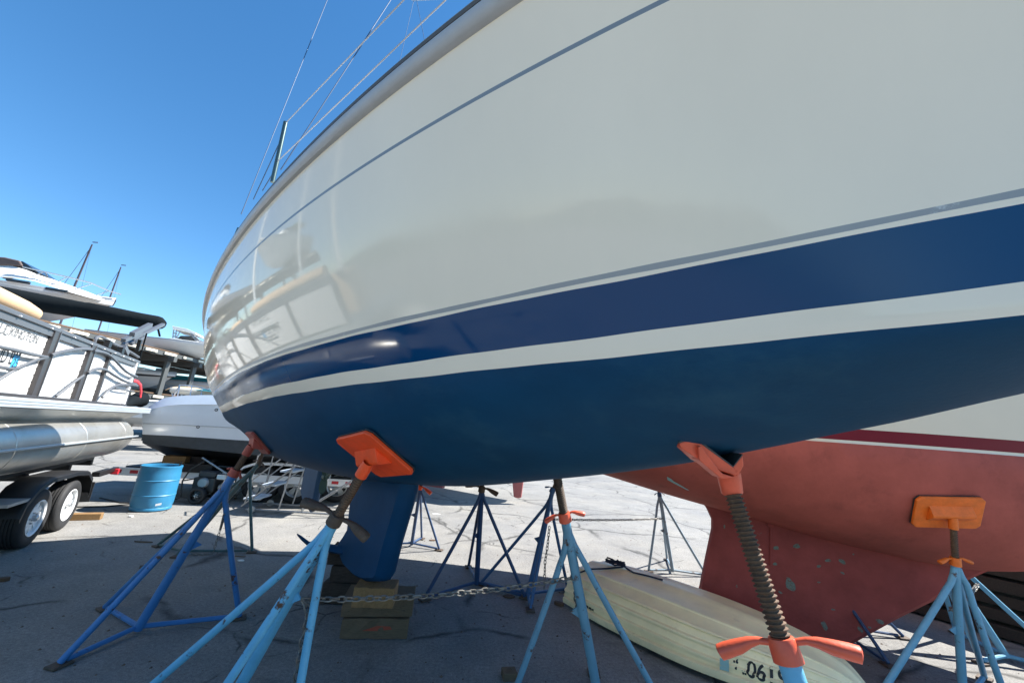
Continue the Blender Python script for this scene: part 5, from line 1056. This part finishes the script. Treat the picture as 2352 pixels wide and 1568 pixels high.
for p in ((42, 646), (131, 666)): q = kq(*p, w=1.47 if p[0] < 100 else 1.28); MB().box(q, cd * .38, cdn * .06, V(0, 0, .06) ).build('porthole', 'smoke_glass', kr, smooth=False, bevel=.02)
# another cruiser further along the rack, out to the left: mirrored in the glossy side of the sailboat
kr2, kP2 = motorboat('white express cruiser on the rack mirrored in the glossy sailboat side', (-15.2, 8.0), V(.97, .2, 0), 9.4, 3.0, 5.02, 1.6, 'white_hull', None)
MB().box(kP2(.45, 0, 1.95), nz(V(.97, .2, 0)) * 2.0, V(-.2, .97, 0) * .9, V(0, 0, .32)).build('cabin_top', 'deck_white', kr2, smooth=False, bevel=.2)
MB().box(kP2(.42, 0, 2.25), nz(V(.97, .2, 0)) * 1.3, V(-.2, .97, 0) * .85, V(0, 0, .18)).build('windscreen', 'smoke_glass', kr2, smooth=False, bevel=.05)
MB().box(kP2(.22, 0, 2.75), nz(V(.97, .2, 0)) * 1.3, V(-.2, .97, 0) * 1.1, V(0, 0, .05)).build('canopy', 'green_canvas', kr2, smooth=False, bevel=.03)
# ------------------------------------------------------------------ far masts, hidden sailboat with a red rudder, distant hills
def mastboat(label, base, topp, D, w):
    b = far(*base, D); t = far(*topp, D); g = V(b[0], b[1], 0)
    th_ = thing('sailboat', label, 'sailboat', tuple(g)); MB().tube([g + V(0, 0, 3.2), b, lerp(b, t, .9), t], [w, w, w * .8, w * .6], 8).build('mast', 'mast_dark', th_)
    MB().tube([t - V(0, 0, .3), lerp(g + V(-1.2, 0, 3), b + V(-1.6, 0, 0), .9)], w * .22, 5).build('stay', 'mast_dark', th_); MB().tube([t - V(0, 0, .3), g + V(1.6, .5, 3)], w * .12, 5).build('stay', 'wire', th_)
    MB().box(t + V(.25, 0, .25), V(.3, 0, 0), V(0, .02, 0), V(0, 0, .05)).build('wind_vane', 'mast_dark', th_, smooth=False)
    hbm = MB(); us = np.linspace(-1, 1, 13); hbm.grid([[g + V(4.5 * u, s * 1.4 * (1 - abs(u)**2.5) * k, z) for u in us] for s, k, z in ((-1, 1, 3.2), (-1, .95, 2.2), (-1, .55, 1.3), (1, 0, 1.0), (1, .55, 1.3), (1, .95, 2.2), (1, 1, 3.2))]); hbm.grid([[g + V(4.5 * u, -1.4 * (1 - abs(u)**2.5), 3.2) for u in us], [g + V(4.5 * u, 1.4 * (1 - abs(u)**2.5), 3.2) for u in us]]); hbm.build('hull', 'white_hull', th_)
    kmb = MB(); kmb.prism([g + V(-.9, -.08, 1.2), g + V(.9, -.08, 1.2), g + V(.6, -.08, 0), g + V(-.7, -.08, 0)], V(0, .16, 0)); kmb.build('keel', 'bottom_paint', th_, smooth=False)
mastboat('distant sailboat with a tall dark mast behind the cruiser cabin', (172, 655), (212, 561), 42, .10)
mastboat('distant sailboat with a shorter dark mast behind the cruiser bow', (250, 690), (278, 613), 48, .09)
rq = at(1184, 1142, .16); hs_ = thing('sailboat', 'sailboat mostly hidden behind the blue bottom, only its pink red rudder showing', 'sailboat', tuple(V(rq[0], rq[1] + .6, 0)))
ab = nz(V(-.9, .42, 0)); an = V(-ab[1], ab[0], 0); c0_ = rq
k0 = lambda u, w, z: V(rq[0], rq[1], 0) + ab * u + an * w + V(0, 0, z)
MB().prism([k0(-.17, -.03, .18), k0(-.06, -.03, .15), k0(.05, -.03, .17), k0(.12, -.03, .55), k0(.14, -.03, 1.0), k0(-.22, -.03, 1.0), k0(-.20, -.03, .6)], an * .06).build('rudder', 'red_fin', hs_, smooth=False, bevel=.02)
us = np.linspace(0, 1, 17); hm = MB(); L_ = 7.0
def hw(u): return 1.15 * (min(1, .72 + .9 * u) * (1 - max(0, (u - .45) / .55)**2))
hm.grid([[V(0, .7, 0) + k0(-.6 + L_ * u, s * hw(u) * k, z + .5 * (u - .45)**2 * (1 if k < .9 else .6)) for u in us] for s, k, z in ((-1, .9, 2.3), (-1, .98, 1.5), (-1, .6, 1.02), (1, 0, .85), (1, .6, 1.02), (1, .98, 1.5), (1, 1, 2.3))]); hm.grid([[V(0, .7, 0) + k0(-.6 + L_ * u, s * hw(u), 2.3 + .5 * (u - .45)**2 * .6) for u in us] for s in (-1, 1)]); hm.build('hull', 'white_hull', hs_)
MB().prism([k0(2.2, -.06, .95), k0(3.6, -.06, .95), k0(3.3, -.06, .12), k0(2.3, -.06, .12)], an * .12).build('keel', 'red_fin', hs_, smooth=False)
for (gx, gy, hh_) in ((-16.5, 8.6, 13.), (-19., 5.2, 14.5), (-15., 2.2, 12.)):
    g_ = V(gx, gy, 0); t_ = thing('sailboat', 'white masted sailboat out of the picture, mirrored in the glossy sailboat side', 'sailboat', tuple(g_), 'sailboats mirrored in the glossy hull')
    MB().tube([g_ + V(0, 0, 2.6), g_ + V(0, 0, hh_)], [.11, .08], 10).build('mast', 'mast_white', t_); MB().tube([g_ + V(0, 0, hh_ - .1), g_ + V(-2.9, .6, 2.7)], .012, 5).build('stay', 'wire', t_)
    us = np.linspace(-1, 1, 15); hbm = MB(); hbm.grid([[g_ + V(3.6 * u, s_ * 1.3 * (1 - abs(u)**2.4) * k, z) for u in us] for s_, k, z in ((-1, 1, 2.7), (-1, .95, 1.9), (-1, .55, 1.3), (1, 0, 1.05), (1, .55, 1.3), (1, .95, 1.9), (1, 1, 2.7))]); hbm.grid([[g_ + V(3.6 * u, s_ * 1.3 * (1 - abs(u)**2.4), 2.7) for u in us] for s_ in (-1, 1)]); hbm.build('hull', 'white_hull', t_)
    MB().prism([g_ + V(-.7, -.08, 1.2), g_ + V(.7, -.08, 1.2), g_ + V(.5, -.08, .0), g_ + V(-.5, -.08, .0)], V(0, .16, 0)).build('keel', 'bottom_paint', t_, smooth=False)
for nm_, pts_, y0 in (('hills', 0, 0),):
    hb2 = MB(); rows_ = []
    angs = np.linspace(R(-180), R(180), 200)
    for k, (dist_, hh_) in enumerate(((260, 0), (300, 1), (360, 1.35), (460, 1.0), (600, 0))):
        rows_.append([V(dist_ * math.sin(a), dist_ * math.cos(a), -1 + hh_ * .8 * (15 + 5 * math.sin(a * 7 + 1) + 3 * math.sin(a * 19 + k) + 1.6 * math.sin(a * 53 + k * 2) + 1.0 * rng.random())) for a in angs])
    hb2.grid(rows_); struct(hb2.build('hills', 'hill', None))
